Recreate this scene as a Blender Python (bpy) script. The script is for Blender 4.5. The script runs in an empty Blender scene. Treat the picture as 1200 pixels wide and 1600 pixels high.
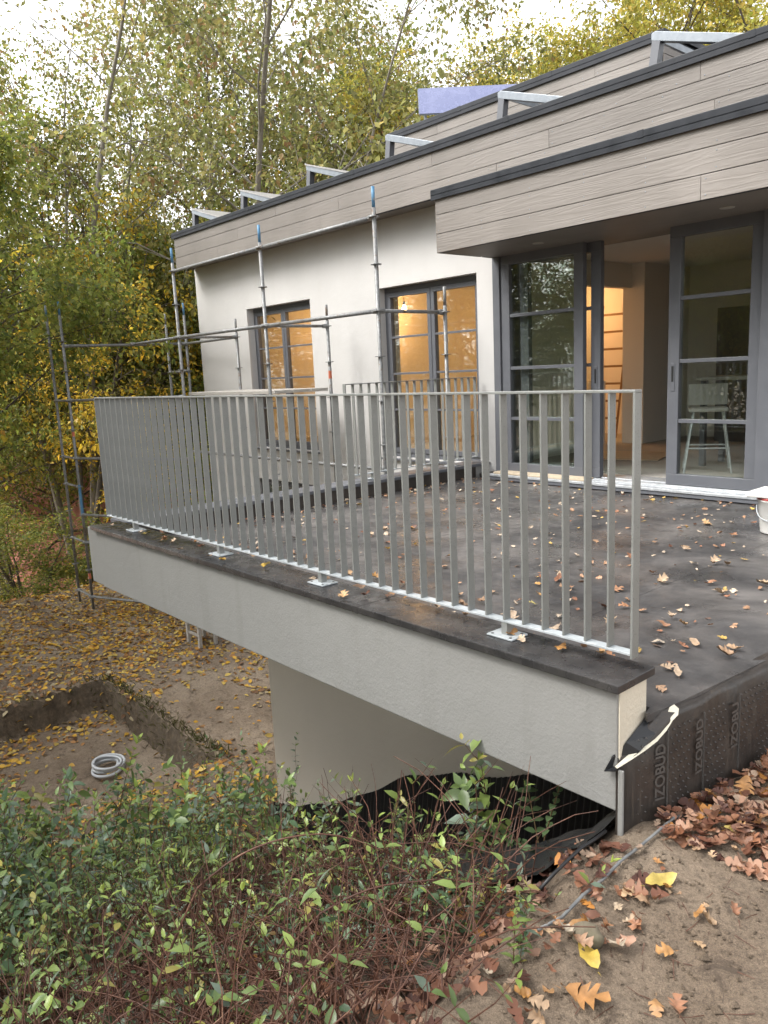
import bpy, bmesh, math, random
import numpy as np
from mathutils import Vector, Matrix

R = math.radians
random.seed(7)
rng = np.random.default_rng(7)
scene = bpy.context.scene
C = scene.collection

# ------------------------------------------------------------------ camera
# house frame: X along the facade, Y into the house, z = 0 on the terrace deck
EYE = 1.32
PITCH, ROLL, YAW = R(10.228), R(2.641), R(48.909)
cam_d = bpy.data.cameras.new('camera')
cam = bpy.data.objects.new('camera', cam_d)
C.objects.link(cam)
scene.camera = cam
cam_d.sensor_fit = 'VERTICAL'
cam_d.sensor_height = 36.0
cam_d.lens = 36.0 * 1219.0 / 1600.0
cam_d.clip_start = 0.05
cam_d.clip_end = 2000
_f = Vector((-math.sin(YAW) * math.cos(PITCH), math.cos(YAW) * math.cos(PITCH), -math.sin(PITCH)))
_r = Vector((math.cos(YAW), math.sin(YAW), 0))
_d = _f.cross(_r)
_x = math.cos(ROLL) * _r + math.sin(ROLL) * _d
_y = -math.sin(ROLL) * _r + math.cos(ROLL) * _d
cam.matrix_world = Matrix(((_x.x, -_y.x, -_f.x, 0), (_x.y, -_y.y, -_f.y, 0), (_x.z, -_y.z, -_f.z, EYE), (0, 0, 0, 1)))

# ------------------------------------------------------------------ sky, sun, exposure
SUN_EL, SUN_AZ = R(48), R(215)       # azimuth of the sun, measured clockwise from +Y
w = bpy.data.worlds.new('World')
scene.world = w
w.use_nodes = True
nt = w.node_tree
nt.nodes.clear()
sky = nt.nodes.new('ShaderNodeTexSky')
sky.sky_type = 'NISHITA'
sky.sun_disc = False
sky.sun_elevation = SUN_EL
sky.sun_rotation = SUN_AZ
sky.dust_density = 3.0
sky.air_density = 1.0
hs = nt.nodes.new('ShaderNodeHueSaturation')
hs.inputs['Saturation'].default_value = 0.10
bg = nt.nodes.new('ShaderNodeBackground')
bg.inputs['Strength'].default_value = 0.15
wo = nt.nodes.new('ShaderNodeOutputWorld')
nt.links.new(sky.outputs[0], hs.inputs['Color'])
nt.links.new(hs.outputs[0], bg.inputs['Color'])
nt.links.new(bg.outputs[0], wo.inputs[0])
sl = bpy.data.lights.new('sun', 'SUN')
sl.energy = 0.8
sl.angle = R(25)
sl.color = (1.0, 0.95, 0.88)
so = bpy.data.objects.new('sun', sl)
C.objects.link(so)
_sd = Vector((math.sin(SUN_AZ) * math.cos(SUN_EL), math.cos(SUN_AZ) * math.cos(SUN_EL), math.sin(SUN_EL)))
so.rotation_euler = _sd.to_track_quat('Z', 'Y').to_euler()
so.location = (0, 0, 30)

vs = scene.view_settings
vs.view_transform = 'Standard'
vs.look = 'None'
vs.exposure = 1.92
vs.gamma = 1.0
vs.use_curve_mapping = False
cy = scene.cycles
cy.max_bounces = 7
cy.diffuse_bounces = 4
cy.glossy_bounces = 4
cy.transmission_bounces = 5
cy.transparent_max_bounces = 10
cy.caustics_reflective = False
cy.caustics_refractive = False
cy.sample_clamp_indirect = 6.0
cy.use_denoising = True

# ------------------------------------------------------------------ materials
def mat(name, base=(0.5, 0.5, 0.5), rough=0.6, metal=0.0):
    m = bpy.data.materials.new(name)
    m.use_nodes = True
    b = m.node_tree.nodes['Principled BSDF']
    b.inputs['Base Color'].default_value = (*base, 1)
    b.inputs['Roughness'].default_value = rough
    b.inputs['Metallic'].default_value = metal
    return m

def N(m, t):
    return m.node_tree.nodes.new(t)

def L(m, a, b):
    m.node_tree.links.new(a, b)

def coords(m, scale=(1, 1, 1), space='Object'):
    tc = N(m, 'ShaderNodeTexCoord')
    mp = N(m, 'ShaderNodeMapping')
    mp.inputs['Scale'].default_value = scale
    L(m, tc.outputs[space], mp.inputs[0])
    return mp.outputs[0]

def noise(m, vec, scale, detail=4, rough=0.55, dist=0.0):
    n = N(m, 'ShaderNodeTexNoise')
    n.inputs['Scale'].default_value = scale
    n.inputs['Detail'].default_value = detail
    n.inputs['Roughness'].default_value = rough
    n.inputs['Distortion'].default_value = dist
    if vec is not None:
        L(m, vec, n.inputs['Vector'])
    return n.outputs['Fac']

def ramp(m, fac, stops):
    r = N(m, 'ShaderNodeValToRGB')
    el = r.color_ramp.elements
    while len(el) < len(stops):
        el.new(0.5)
    for e, (p, c) in zip(el, stops):
        e.position = p
        e.color = (*c, 1) if len(c) == 3 else c
    L(m, fac, r.inputs[0])
    return r.outputs[0]

def bump(m, fac, strength, dist=0.01, normal=None):
    b = N(m, 'ShaderNodeBump')
    b.inputs['Strength'].default_value = strength
    b.inputs['Distance'].default_value = dist
    L(m, fac, b.inputs['Height'])
    if normal is not None:
        L(m, normal, b.inputs['Normal'])
    return b.outputs[0]

def bsdf(m):
    return m.node_tree.nodes['Principled BSDF']

def g(v):
    return (v, v, v)

def mixc(m, fac, a, b, mode='MIX'):
    x = N(m, 'ShaderNodeMix')
    x.data_type = 'RGBA'
    x.blend_type = mode
    for key, v in ((0, fac), (6, a), (7, b)):
        if hasattr(v, 'is_linked') or hasattr(v, 'links'):
            L(m, v, x.inputs[key])
        else:
            x.inputs[key].default_value = v if key == 0 else (*v, 1)
    return x.outputs[2]

def stucco(name, col, dirt, bs=0.35, scale=170, stain=0.1):
    m = mat(name, col, 0.9)
    v = coords(m)
    big = noise(m, v, 0.8, 5)
    st = noise(m, coords(m, (3, 3, 0.35)), 2.2, 5)
    c = ramp(m, big, [(0.3, tuple(x * 0.93 for x in col)), (0.7, tuple(min(1, x * 1.04) for x in col))])
    stn = ramp(m, st, [(0.55, g(0)), (0.8, g(1))])
    sc = N(m, 'ShaderNodeMath'); sc.operation = 'MULTIPLY'; sc.inputs[1].default_value = stain
    L(m, stn, sc.inputs[0])
    L(m, mixc(m, sc.outputs[0], c, dirt), bsdf(m).inputs['Base Color'])
    nb = bump(m, noise(m, v, scale, 3), bs, 0.004)
    nb = bump(m, noise(m, v, 9, 3), 0.12, 0.03, nb)
    L(m, nb, bsdf(m).inputs['Normal'])
    return m

M = {}
M['stucco'] = stucco('white_stucco', (0.53, 0.52, 0.505), (0.42, 0.4, 0.37), 0.5)
M['beam'] = stucco('grey_render', (0.25, 0.248, 0.236), (0.165, 0.16, 0.146), 0.45, 90, 0.4)
M['lowwall'] = stucco('cream_render', (0.52, 0.475, 0.41), (0.4, 0.36, 0.3), 0.3, 110, 0.1)
M['inside'] = mat('interior_plaster', (0.8, 0.76, 0.69), 0.9)
M['ceiling'] = mat('ceiling_plaster', (0.8, 0.78, 0.75), 0.9)
M['roughedge'] = stucco('rough_render', (0.62, 0.56, 0.45), (0.3, 0.24, 0.17), 0.9, 60)

def plank_mat():
    m = mat('fibre_cement', (0.33, 0.29, 0.25), 0.62)
    tc = N(m, 'ShaderNodeTexCoord')
    oi = N(m, 'ShaderNodeObjectInfo')
    add = N(m, 'ShaderNodeVectorMath'); add.operation = 'MULTIPLY_ADD'
    L(m, oi.outputs['Random'], add.inputs[0])
    add.inputs[1].default_value = (17, 31, 53)
    L(m, tc.outputs['Object'], add.inputs[2])
    mp = N(m, 'ShaderNodeMapping'); mp.inputs['Scale'].default_value = (0.5, 0.5, 8.0)
    L(m, add.outputs[0], mp.inputs[0])
    v = mp.outputs[0]
    warp = noise(m, v, 1.6, 3, 0.5, 0.6)
    mul = N(m, 'ShaderNodeMath'); mul.operation = 'MULTIPLY'; mul.inputs[1].default_value = 44.0
    L(m, warp, mul.inputs[0])
    fr = N(m, 'ShaderNodeMath'); fr.operation = 'SINE'
    L(m, mul.outputs[0], fr.inputs[0])
    fine = noise(m, v, 18, 4, 0.6)
    pc = ramp(m, noise(m, tc.outputs['Object'], 1.4, 5), [(0.3, (0.155, 0.138, 0.122)), (0.72, (0.202, 0.182, 0.163))])
    pv = ramp(m, oi.outputs['Random'], [(0.0, g(0.88)), (1.0, g(1.08))])
    L(m, mixc(m, 1.0, pc, pv, 'MULTIPLY'), bsdf(m).inputs['Base Color'])
    b1 = bump(m, fr.outputs[0], 0.32, 0.0015)
    b2 = bump(m, fine, 0.25, 0.002, b1)
    L(m, b2, bsdf(m).inputs['Normal'])
    bsdf(m).inputs['Roughness'].default_value = 0.6
    return m
M['plank'] = plank_mat()

def metal_mat(name, c0, c1, rough, metal, scale=40, wear=None):
    m = mat(name, c0, rough, metal)
    v = coords(m)
    c = ramp(m, noise(m, v, scale, 5, 0.65), [(0.32, c0), (0.7, c1)])
    if wear:
        k = ramp(m, noise(m, v, 7, 6, 0.7), [(0.58, g(0)), (0.64, g(1))])
        c = mixc(m, k, c, wear)
    L(m, c, bsdf(m).inputs['Base Color'])
    L(m, ramp(m, noise(m, v, 12, 4), [(0.3, g(rough - 0.12)), (0.7, g(rough + 0.15))]), bsdf(m).inputs['Roughness'])
    L(m, bump(m, noise(m, v, scale * 3, 2), 0.12, 0.002), bsdf(m).inputs['Normal'])
    return m
M['coping'] = metal_mat('anthracite_sheet', (0.012, 0.014, 0.018), (0.026, 0.029, 0.035), 0.5, 0.0, 6)
bsdf(M['coping']).inputs['Specular IOR Level'].default_value = 0.22
M['panelframe'] = metal_mat('slate_aluminium', (0.17, 0.19, 0.215), (0.24, 0.265, 0.29), 0.4, 0.3, 10)
M['capsheet'] = metal_mat('wet_black_sheet', (0.018, 0.018, 0.02), (0.062, 0.058, 0.056), 0.26, 0.0, 4)
M['frame'] = metal_mat('grey_window_frame', (0.098, 0.103, 0.116), (0.112, 0.117, 0.13), 0.42, 0.0, 4)
M['galv'] = metal_mat('galvanised_tube', (0.13, 0.135, 0.137), (0.25, 0.252, 0.248), 0.5, 0.3, 25, (0.12, 0.085, 0.06))
M['bluepaint'] = metal_mat('blue_marked_tube', (0.05, 0.15, 0.27), (0.1, 0.24, 0.38), 0.55, 0.1, 30, (0.28, 0.28, 0.27))
M['redpaint'] = metal_mat('red_marked_tube', (0.45, 0.1, 0.05), (0.5, 0.16, 0.08), 0.6, 0.0, 30, (0.28, 0.28, 0.27))
M['plate'] = metal_mat('fresh_zinc', (0.42, 0.46, 0.48), (0.6, 0.64, 0.66), 0.42, 0.35, 15)
M['sillmetal'] = metal_mat('zinc_sill', (0.36, 0.38, 0.4), (0.6, 0.62, 0.64), 0.4, 0.5, 14)

def rail_mat():
    m = mat('railing_steel', (0.26, 0.262, 0.24), 0.42, 0.25)
    v = coords(m)
    c = ramp(m, noise(m, v, 6, 5), [(0.3, (0.215, 0.222, 0.212)), (0.7, (0.27, 0.277, 0.265))])
    vo = N(m, 'ShaderNodeTexVoronoi'); vo.inputs['Scale'].default_value = 150
    L(m, v, vo.inputs['Vector'])
    dr = ramp(m, vo.outputs['Distance'], [(0.12, g(1)), (0.3, g(0))])
    gate = ramp(m, noise(m, v, 70, 2), [(0.52, g(0)), (0.6, g(1))])
    dm = N(m, 'ShaderNodeMath'); dm.operation = 'MULTIPLY'
    L(m, dr, dm.inputs[0]); L(m, gate, dm.inputs[1])
    L(m, c, bsdf(m).inputs['Base Color'])
    L(m, bump(m, dm.outputs[0], 0.9, 0.002), bsdf(m).inputs['Normal'])
    L(m, ramp(m, dm.outputs[0], [(0.1, g(0.45)), (0.5, g(0.12))]), bsdf(m).inputs['Roughness'])
    return m
M['rail'] = rail_mat()

def deck_mat():
    m = mat('bitumen_deck', (0.06, 0.06, 0.062), 0.5)
    v = coords(m)
    a = noise(m, v, 1.5, 8, 0.68, 0.4)
    c = ramp(m, a, [(0.25, (0.05, 0.05, 0.053)), (0.5, (0.085, 0.083, 0.085)), (0.75, (0.135, 0.13, 0.128))])
    gr = noise(m, v, 150, 3, 0.8)
    c = mixc(m, 0.55, c, ramp(m, gr, [(0.35, g(0.03)), (0.68, g(0.24))]), 'MULTIPLY')
    c = mixc(m, 0.55, c, ramp(m, a, [(0.34, (0.025, 0.024, 0.025)), (0.47, (0.075, 0.07, 0.067)), (0.58, (0.14, 0.128, 0.12)), (0.7, (0.2, 0.182, 0.168))]))
    scr = noise(m, coords(m, (2, 9, 1)), 7, 5, 0.7)
    c = mixc(m, ramp(m, scr, [(0.62, g(0)), (0.76, g(0.55))]), c, (0.22, 0.2, 0.18))
    L(m, c, bsdf(m).inputs['Base Color'])
    L(m, ramp(m, noise(m, v, 1.7, 5, 0.6), [(0.38, g(0.2)), (0.6, g(0.62))]), bsdf(m).inputs['Roughness'])
    nb = bump(m, gr, 0.35, 0.003)
    L(m, bump(m, noise(m, v, 5, 4), 0.2, 0.02, nb), bsdf(m).inputs['Normal'])
    return m
M['deck'] = deck_mat()

def membrane_mat():
    m = mat('bitumen_membrane', (0.03, 0.027, 0.025), 0.5)
    v = coords(m)
    c = ramp(m, noise(m, v, 5, 6, 0.65), [(0.3, (0.02, 0.018, 0.017)), (0.7, (0.055, 0.045, 0.038))])
    st = noise(m, coords(m, (14, 14, 1.0)), 5, 5, 0.7)
    c = mixc(m, ramp(m, st, [(0.55, g(0)), (0.75, g(0.55))]), c, (0.12, 0.09, 0.06))
    L(m, c, bsdf(m).inputs['Base Color'])
    L(m, ramp(m, st, [(0.4, g(0.32)), (0.7, g(0.65))]), bsdf(m).inputs['Roughness'])
    L(m, bump(m, noise(m, v, 11, 4), 0.25, 0.02), bsdf(m).inputs['Normal'])
    return m
M['membrane'] = membrane_mat()
M['emboss'] = mat('membrane_print', (0.075, 0.07, 0.065), 0.5)
M['torn'] = stucco('torn_felt', (0.66, 0.62, 0.5), (0.4, 0.33, 0.22), 0.5, 80)
M['black'] = mat('black_plastic', (0.012, 0.012, 0.013), 0.42)
M['foil'] = mat('black_foil', (0.02, 0.021, 0.023), 0.25)
M['white_plastic'] = mat('white_plastic', (0.72, 0.71, 0.68), 0.4)
M['stoolseat'] = mat('stool_shell', (0.42, 0.41, 0.38), 0.5)
M['red_plastic'] = mat('dark_red_rim', (0.25, 0.03, 0.025), 0.4)
M['hose'] = mat('grey_hose', (0.5, 0.52, 0.54), 0.4)
M['backsheet'] = metal_mat('panel_backsheet', (0.4, 0.38, 0.36), (0.52, 0.5, 0.47), 0.6, 0.0, 20)
M['backsheet'] = bpy.data.materials.new('translucent_module')
M['backsheet'].use_nodes = True
_t = N(M['backsheet'], 'ShaderNodeBsdfTranslucent'); _t.inputs[0].default_value = (0.62, 0.6, 0.58, 1)
_m = N(M['backsheet'], 'ShaderNodeMixShader'); _m.inputs[0].default_value = 0.3
bsdf(M['backsheet']).inputs['Base Color'].default_value = (0.42, 0.41, 0.4, 1)
bsdf(M['backsheet']).inputs['Roughness'].default_value = 0.3
L(M['backsheet'], bsdf(M['backsheet']).outputs[0], _m.inputs[1]); L(M['backsheet'], _t.outputs[0], _m.inputs[2])
L(M['backsheet'], _m.outputs[0], M['backsheet'].node_tree.nodes['Material Output'].inputs[0])
M['cells'] = metal_mat('solar_cells', (0.2, 0.22, 0.36), (0.26, 0.28, 0.43), 0.25, 0.3, 3)
M['orange_fl'] = mat('warm_floor', (0.35, 0.24, 0.15), 0.35)
M['floor'] = stucco('concrete_floor', (0.4, 0.38, 0.35), (0.3, 0.27, 0.24), 0.1, 40)

def wood(name, a, b, sc=(3, 3, 30)):
    m = mat(name, a, 0.65)
    L(m, ramp(m, noise(m, coords(m, sc), 3, 5, 0.6), [(0.3, a), (0.7, b)]), bsdf(m).inputs['Base Color'])
    return m
M['wood'] = wood('pale_timber', (0.42, 0.34, 0.24), (0.56, 0.47, 0.35), (2, 20, 20))
M['oldwood'] = wood('weathered_timber', (0.3, 0.28, 0.25), (0.45, 0.43, 0.4))
M['ladder'] = wood('ladder_timber', (0.2, 0.12, 0.06), (0.32, 0.2, 0.1))

def bark(name, a, b):
    m = mat(name, a, 0.9)
    v = coords(m, (1, 1, 0.22))
    n = noise(m, v, 22, 6, 0.7)
    L(m, ramp(m, n, [(0.3, a), (0.7, b)]), bsdf(m).inputs['Base Color'])
    L(m, bump(m, n, 0.8, 0.03), bsdf(m).inputs['Normal'])
    return m
M['bark'] = bark('dark_bark', (0.045, 0.036, 0.028), (0.13, 0.105, 0.08))
M['bark2'] = bark('pale_bark', (0.12, 0.105, 0.085), (0.27, 0.245, 0.205))
M['twig'] = bark('red_twig', (0.085, 0.035, 0.022), (0.2, 0.095, 0.06))
M['stem'] = bark('green_stem', (0.14, 0.09, 0.045), (0.2, 0.15, 0.07))

def twig_mat():
    m = mat('red_twig', (0.15, 0.07, 0.04), 0.6)
    v = coords(m)
    c = ramp(m, noise(m, v, 7, 5, 0.75), [(0.3, (0.03, 0.014, 0.01)), (0.45, (0.08, 0.033, 0.02)), (0.58, (0.13, 0.056, 0.034)), (0.74, (0.26, 0.15, 0.09))])
    L(m, c, bsdf(m).inputs['Base Color'])
    return m
M['twig'] = twig_mat()

def leaf_mat(name, gloss=0.35, transl=0.35, rough=0.45):
    m = bpy.data.materials.new(name)
    m.use_nodes = True
    n = m.node_tree
    n.nodes.clear()
    at = N(m, 'ShaderNodeAttribute'); at.attribute_name = 'Col'
    p = N(m, 'ShaderNodeBsdfPrincipled')
    p.inputs['Roughness'].default_value = rough
    p.inputs['Specular IOR Level'].default_value = gloss
    t = N(m, 'ShaderNodeBsdfTranslucent')
    mx = N(m, 'ShaderNodeMixShader'); mx.inputs[0].default_value = transl
    o = N(m, 'ShaderNodeOutputMaterial')
    L(m, at.outputs['Color'], p.inputs['Base Color'])
    L(m, at.outputs['Color'], t.inputs['Color'])
    L(m, p.outputs[0], mx.inputs[1]); L(m, t.outputs[0], mx.inputs[2])
    L(m, mx.outputs[0], o.inputs[0])
    return m
M['leaf'] = leaf_mat('tree_leaf', 0.3, 0.5)
M['shrubleaf'] = leaf_mat('shrub_leaf', 0.5, 0.3, 0.33)
M['litter'] = leaf_mat('litter_leaf', 0.35, 0.1, 0.5)

def fallen_mat(name, stops):
    m = mat(name, (0.3, 0.15, 0.06), 0.5)
    oi = N(m, 'ShaderNodeObjectInfo')
    c = ramp(m, oi.outputs['Random'], stops)
    r = m.node_tree.nodes[-1]
    v = coords(m)
    k = ramp(m, noise(m, v, 30, 5, 0.65), [(0.35, g(0.62)), (0.68, g(1.12))])
    c = mixc(m, 1.0, c, k, 'MULTIPLY')
    L(m, c, bsdf(m).inputs['Base Color'])
    L(m, bump(m, noise(m, v, 60, 3), 0.3, 0.003), bsdf(m).inputs['Normal'])
    return m
FALL = [(0.0, (0.14, 0.06, 0.035)), (0.2, (0.24, 0.1, 0.05)), (0.4, (0.33, 0.16, 0.085)), (0.55, (0.42, 0.21, 0.06)),
        (0.7, (0.36, 0.22, 0.13)), (0.85, (0.46, 0.31, 0.18)), (1.0, (0.43, 0.36, 0.27))]
M['fallen'] = fallen_mat('fallen_leaf_brown', FALL)
M['fallen_pale'] = fallen_mat('fallen_leaf_pale', [(0, (0.3, 0.15, 0.08)), (0.3, (0.42, 0.28, 0.17)), (0.6, (0.5, 0.38, 0.27)), (0.85, (0.48, 0.25, 0.07)), (1, (0.52, 0.43, 0.33))])
M['fallen_yellow'] = fallen_mat('fallen_leaf_yellow', [(0, (0.48, 0.26, 0.03)), (0.5, (0.52, 0.36, 0.06)), (1, (0.54, 0.46, 0.17))])

def glass_mat():
    m = bpy.data.materials.new('window_glass')
    m.use_nodes = True
    m.node_tree.nodes.clear()
    lw = N(m, 'ShaderNodeLayerWeight'); lw.inputs[0].default_value = 0.5
    pw = N(m, 'ShaderNodeMath'); pw.operation = 'POWER'; pw.inputs[1].default_value = 4.0
    L(m, lw.outputs['Facing'], pw.inputs[0])
    fr = N(m, 'ShaderNodeMath'); fr.operation = 'MULTIPLY_ADD'; fr.inputs[1].default_value = 0.85; fr.inputs[2].default_value = 0.075
    L(m, pw.outputs[0], fr.inputs[0])
    gl = N(m, 'ShaderNodeBsdfGlossy'); gl.inputs['Roughness'].default_value = 0.0
    gl.inputs['Color'].default_value = (0.9, 0.94, 0.92, 1)
    tr = N(m, 'ShaderNodeBsdfTransparent'); tr.inputs[0].default_value = (0.9, 0.93, 0.9, 1)
    mx = N(m, 'ShaderNodeMixShader')
    o = N(m, 'ShaderNodeOutputMaterial')
    L(m, fr.outputs[0], mx.inputs[0]); L(m, tr.outputs[0], mx.inputs[1]); L(m, gl.outputs[0], mx.inputs[2])
    L(m, mx.outputs[0], o.inputs[0])
    return m
M['glass'] = glass_mat()

def soil_mat():
    m = mat('soil', (0.26, 0.2, 0.14), 0.92)
    v = coords(m)
    big = noise(m, v, 0.9, 6, 0.6)
    c = ramp(m, big, [(0.3, (0.14, 0.1, 0.068)), (0.5, (0.23, 0.175, 0.124)), (0.7, (0.31, 0.246, 0.18))])
    fine = noise(m, v, 45, 6, 0.75)
    c = mixc(m, 0.75, c, ramp(m, fine, [(0.3, g(0.4)), (0.5, g(1.0)), (0.75, g(1.35))]), 'MULTIPLY')
    c = mixc(m, 0.6, c, ramp(m, noise(m, v, 260, 3, 0.8), [(0.34, g(0.35)), (0.52, g(1.0)), (0.7, g(1.7))]), 'MULTIPLY')
    mud = ramp(m, noise(m, v, 6, 7, 0.75, 0.5), [(0.57, g(0)), (0.64, g(0.8))])
    c = mixc(m, mud, c, (0.07, 0.05, 0.035))
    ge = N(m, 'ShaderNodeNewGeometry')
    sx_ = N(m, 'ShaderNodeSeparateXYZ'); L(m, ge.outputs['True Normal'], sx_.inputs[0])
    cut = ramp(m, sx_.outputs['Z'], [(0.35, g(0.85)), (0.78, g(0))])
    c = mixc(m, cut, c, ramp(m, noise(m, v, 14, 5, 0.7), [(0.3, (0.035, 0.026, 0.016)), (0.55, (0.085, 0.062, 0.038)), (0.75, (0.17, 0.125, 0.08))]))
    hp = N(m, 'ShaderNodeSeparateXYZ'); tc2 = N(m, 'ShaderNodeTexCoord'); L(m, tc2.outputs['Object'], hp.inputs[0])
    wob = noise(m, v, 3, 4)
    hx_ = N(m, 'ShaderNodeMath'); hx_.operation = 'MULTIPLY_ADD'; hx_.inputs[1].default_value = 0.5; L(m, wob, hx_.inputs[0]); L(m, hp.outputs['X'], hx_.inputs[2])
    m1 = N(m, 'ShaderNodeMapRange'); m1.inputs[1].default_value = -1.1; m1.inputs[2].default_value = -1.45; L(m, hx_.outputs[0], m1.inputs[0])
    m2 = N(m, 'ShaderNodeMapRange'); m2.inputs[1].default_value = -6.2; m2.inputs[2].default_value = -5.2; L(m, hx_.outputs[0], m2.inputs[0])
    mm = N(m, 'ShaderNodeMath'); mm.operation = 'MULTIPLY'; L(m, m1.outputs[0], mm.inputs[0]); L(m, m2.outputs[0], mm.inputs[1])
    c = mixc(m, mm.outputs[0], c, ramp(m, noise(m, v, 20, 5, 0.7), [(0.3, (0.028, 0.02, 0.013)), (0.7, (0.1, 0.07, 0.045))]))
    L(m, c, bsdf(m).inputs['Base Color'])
    nb = bump(m, fine, 0.8, 0.015)
    nb = bump(m, noise(m, v, 9, 6, 0.7), 0.6, 0.05, nb)
    nb = bump(m, noise(m, v, 160, 3, 0.7), 0.5, 0.004, nb)
    L(m, nb, bsdf(m).inputs['Normal'])
    return m
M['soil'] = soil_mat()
M['stone'] = stucco('field_stone', (0.15, 0.125, 0.085), (0.07, 0.075, 0.03), 1.0, 60, 0.8)
M['tile'] = stucco('red_roof_tile', (0.5, 0.215, 0.15), (0.3, 0.14, 0.1), 0.3, 30)
M['bulb'] = bpy.data.materials.new('lit_bulb')
M['bulb'].use_nodes = True
bsdf(M['bulb']).inputs['Emission Color'].default_value = (1, 0.72, 0.35, 1)
bsdf(M['bulb']).inputs['Emission Strength'].default_value = 30

# ------------------------------------------------------------------ mesh helpers
class MB:
    def __init__(self):
        self.v = []; self.f = []
    def box(self, x0, x1, y0, y1, z0, z1):
        n = len(self.v)
        self.v += [(x0, y0, z0), (x1, y0, z0), (x1, y1, z0), (x0, y1, z0), (x0, y0, z1), (x1, y0, z1), (x1, y1, z1), (x0, y1, z1)]
        self.f += [tuple(n + i for i in q) for q in ((0, 3, 2, 1), (4, 5, 6, 7), (0, 1, 5, 4), (1, 2, 6, 5), (2, 3, 7, 6), (3, 0, 4, 7))]
        return self
    def prism(self, poly, axis, a0, a1):
        """poly: 2D points in the plane perpendicular to axis, extruded a0..a1"""
        n = len(self.v); k = len(poly)
        for a in (a0, a1):
            for (p, q) in poly:
                self.v.append({'x': (a, p, q), 'y': (p, a, q), 'z': (p, q, a)}[axis])
        self.f.append(tuple(n + i for i in range(k)))
        self.f.append(tuple(n + k + i for i in reversed(range(k))))
        for i in range(k):
            j = (i + 1) % k
            self.f.append((n + i, n + k + i, n + k + j, n + j))
        return self
    def tube(self, pts, rad, n=8, cap=True):
        pts = [Vector(p) for p in pts]
        if not hasattr(rad, '__len__'):
            rad = [rad] * len(pts)
        base = len(self.v)
        up = Vector((0.123, 0.456, 0.88))
        for i, p in enumerate(pts):
            t = (pts[min(i + 1, len(pts) - 1)] - pts[max(i - 1, 0)]).normalized()
            a = t.cross(up)
            if a.length < 1e-3:
                a = t.cross(Vector((1, 0, 0)))
            a.normalize(); b = t.cross(a)
            for k in range(n):
                an = 2 * math.pi * k / n
                self.v.append(tuple(p + (a * math.cos(an) + b * math.sin(an)) * rad[i]))
        for i in range(len(pts) - 1):
            for k in range(n):
                k2 = (k + 1) % n
                self.f.append((base + i * n + k, base + i * n + k2, base + (i + 1) * n + k2, base + (i + 1) * n + k))
        if cap:
            self.f.append(tuple(base + k for k in reversed(range(n))))
            self.f.append(tuple(base + (len(pts) - 1) * n + k for k in range(n)))
        return self
    def lathe(self, prof, c=(0, 0, 0), n=20):
        base = len(self.v)
        for (r_, z) in prof:
            for k in range(n):
                a = 2 * math.pi * k / n
                self.v.append((c[0] + r_ * math.cos(a), c[1] + r_ * math.sin(a), c[2] + z))
        for i in range(len(prof) - 1):
            for k in range(n):
                k2 = (k + 1) % n
                self.f.append((base + i * n + k, base + i * n + k2, base + (i + 1) * n + k2, base + (i + 1) * n + k))
        return self
    def mesh(self, name, m):
        me = bpy.data.meshes.new(name)
        me.from_pydata(self.v, [], self.f)
        if m: me.materials.append(m)
        me.update()
        return me
    def build(self, name, m, parent=None, bevel=0, smooth=False):
        me = self.mesh(name, m)
        o = link(name, me, parent)
        bm = bmesh.new(); bm.from_mesh(me); bmesh.ops.recalc_face_normals(bm, faces=bm.faces); bm.to_mesh(me); bm.free()
        if smooth:
            me.polygons.foreach_set('use_smooth', [True] * len(me.polygons))
        if bevel:
            b = o.modifiers.new('bevel', 'BEVEL'); b.width = bevel; b.segments = 2; b.limit_method = 'ANGLE'
        return o

def link(name, data, parent=None, loc=None):
    o = bpy.data.objects.new(name, data)
    C.objects.link(o)
    if parent is not None: o.parent = parent
    if loc is not None: o.location = loc
    return o

def tag(o, label=None, cat=None, group=None, kind=None):
    if label: o['label'] = label
    if cat: o['category'] = cat
    if group: o['group'] = group
    if kind: o['kind'] = kind
    return o

def thing(name, label, cat, loc=(0, 0, 0), group=None):
    return tag(link(name, None, None, loc), label, cat, group)

def np_mesh(name, V, F, m, col=None, smooth=False):
    """V (n,3), F (k,3) numpy; col (n,3) optional point colours"""
    me = bpy.data.meshes.new(name)
    V = np.asarray(V, np.float32); F = np.asarray(F, np.int32)
    me.vertices.add(len(V)); me.vertices.foreach_set('co', V.ravel())
    k = F.shape[1]
    me.loops.add(F.size); me.loops.foreach_set('vertex_index', F.ravel())
    me.polygons.add(len(F))
    me.polygons.foreach_set('loop_start', np.arange(0, F.size, k, dtype=np.int32))
    me.polygons.foreach_set('loop_total', np.full(len(F), k, np.int32))
    if smooth: me.polygons.foreach_set('use_smooth', np.ones(len(F), bool))
    me.update(calc_edges=True)
    if col is not None:
        a = me.attributes.new('Col', 'FLOAT_COLOR', 'POINT')
        a.data.foreach_set('color', np.concatenate([col, np.ones((len(col), 1))], 1).astype(np.float32).ravel())
    me.materials.append(m)
    me.validate()
    return me

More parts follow.
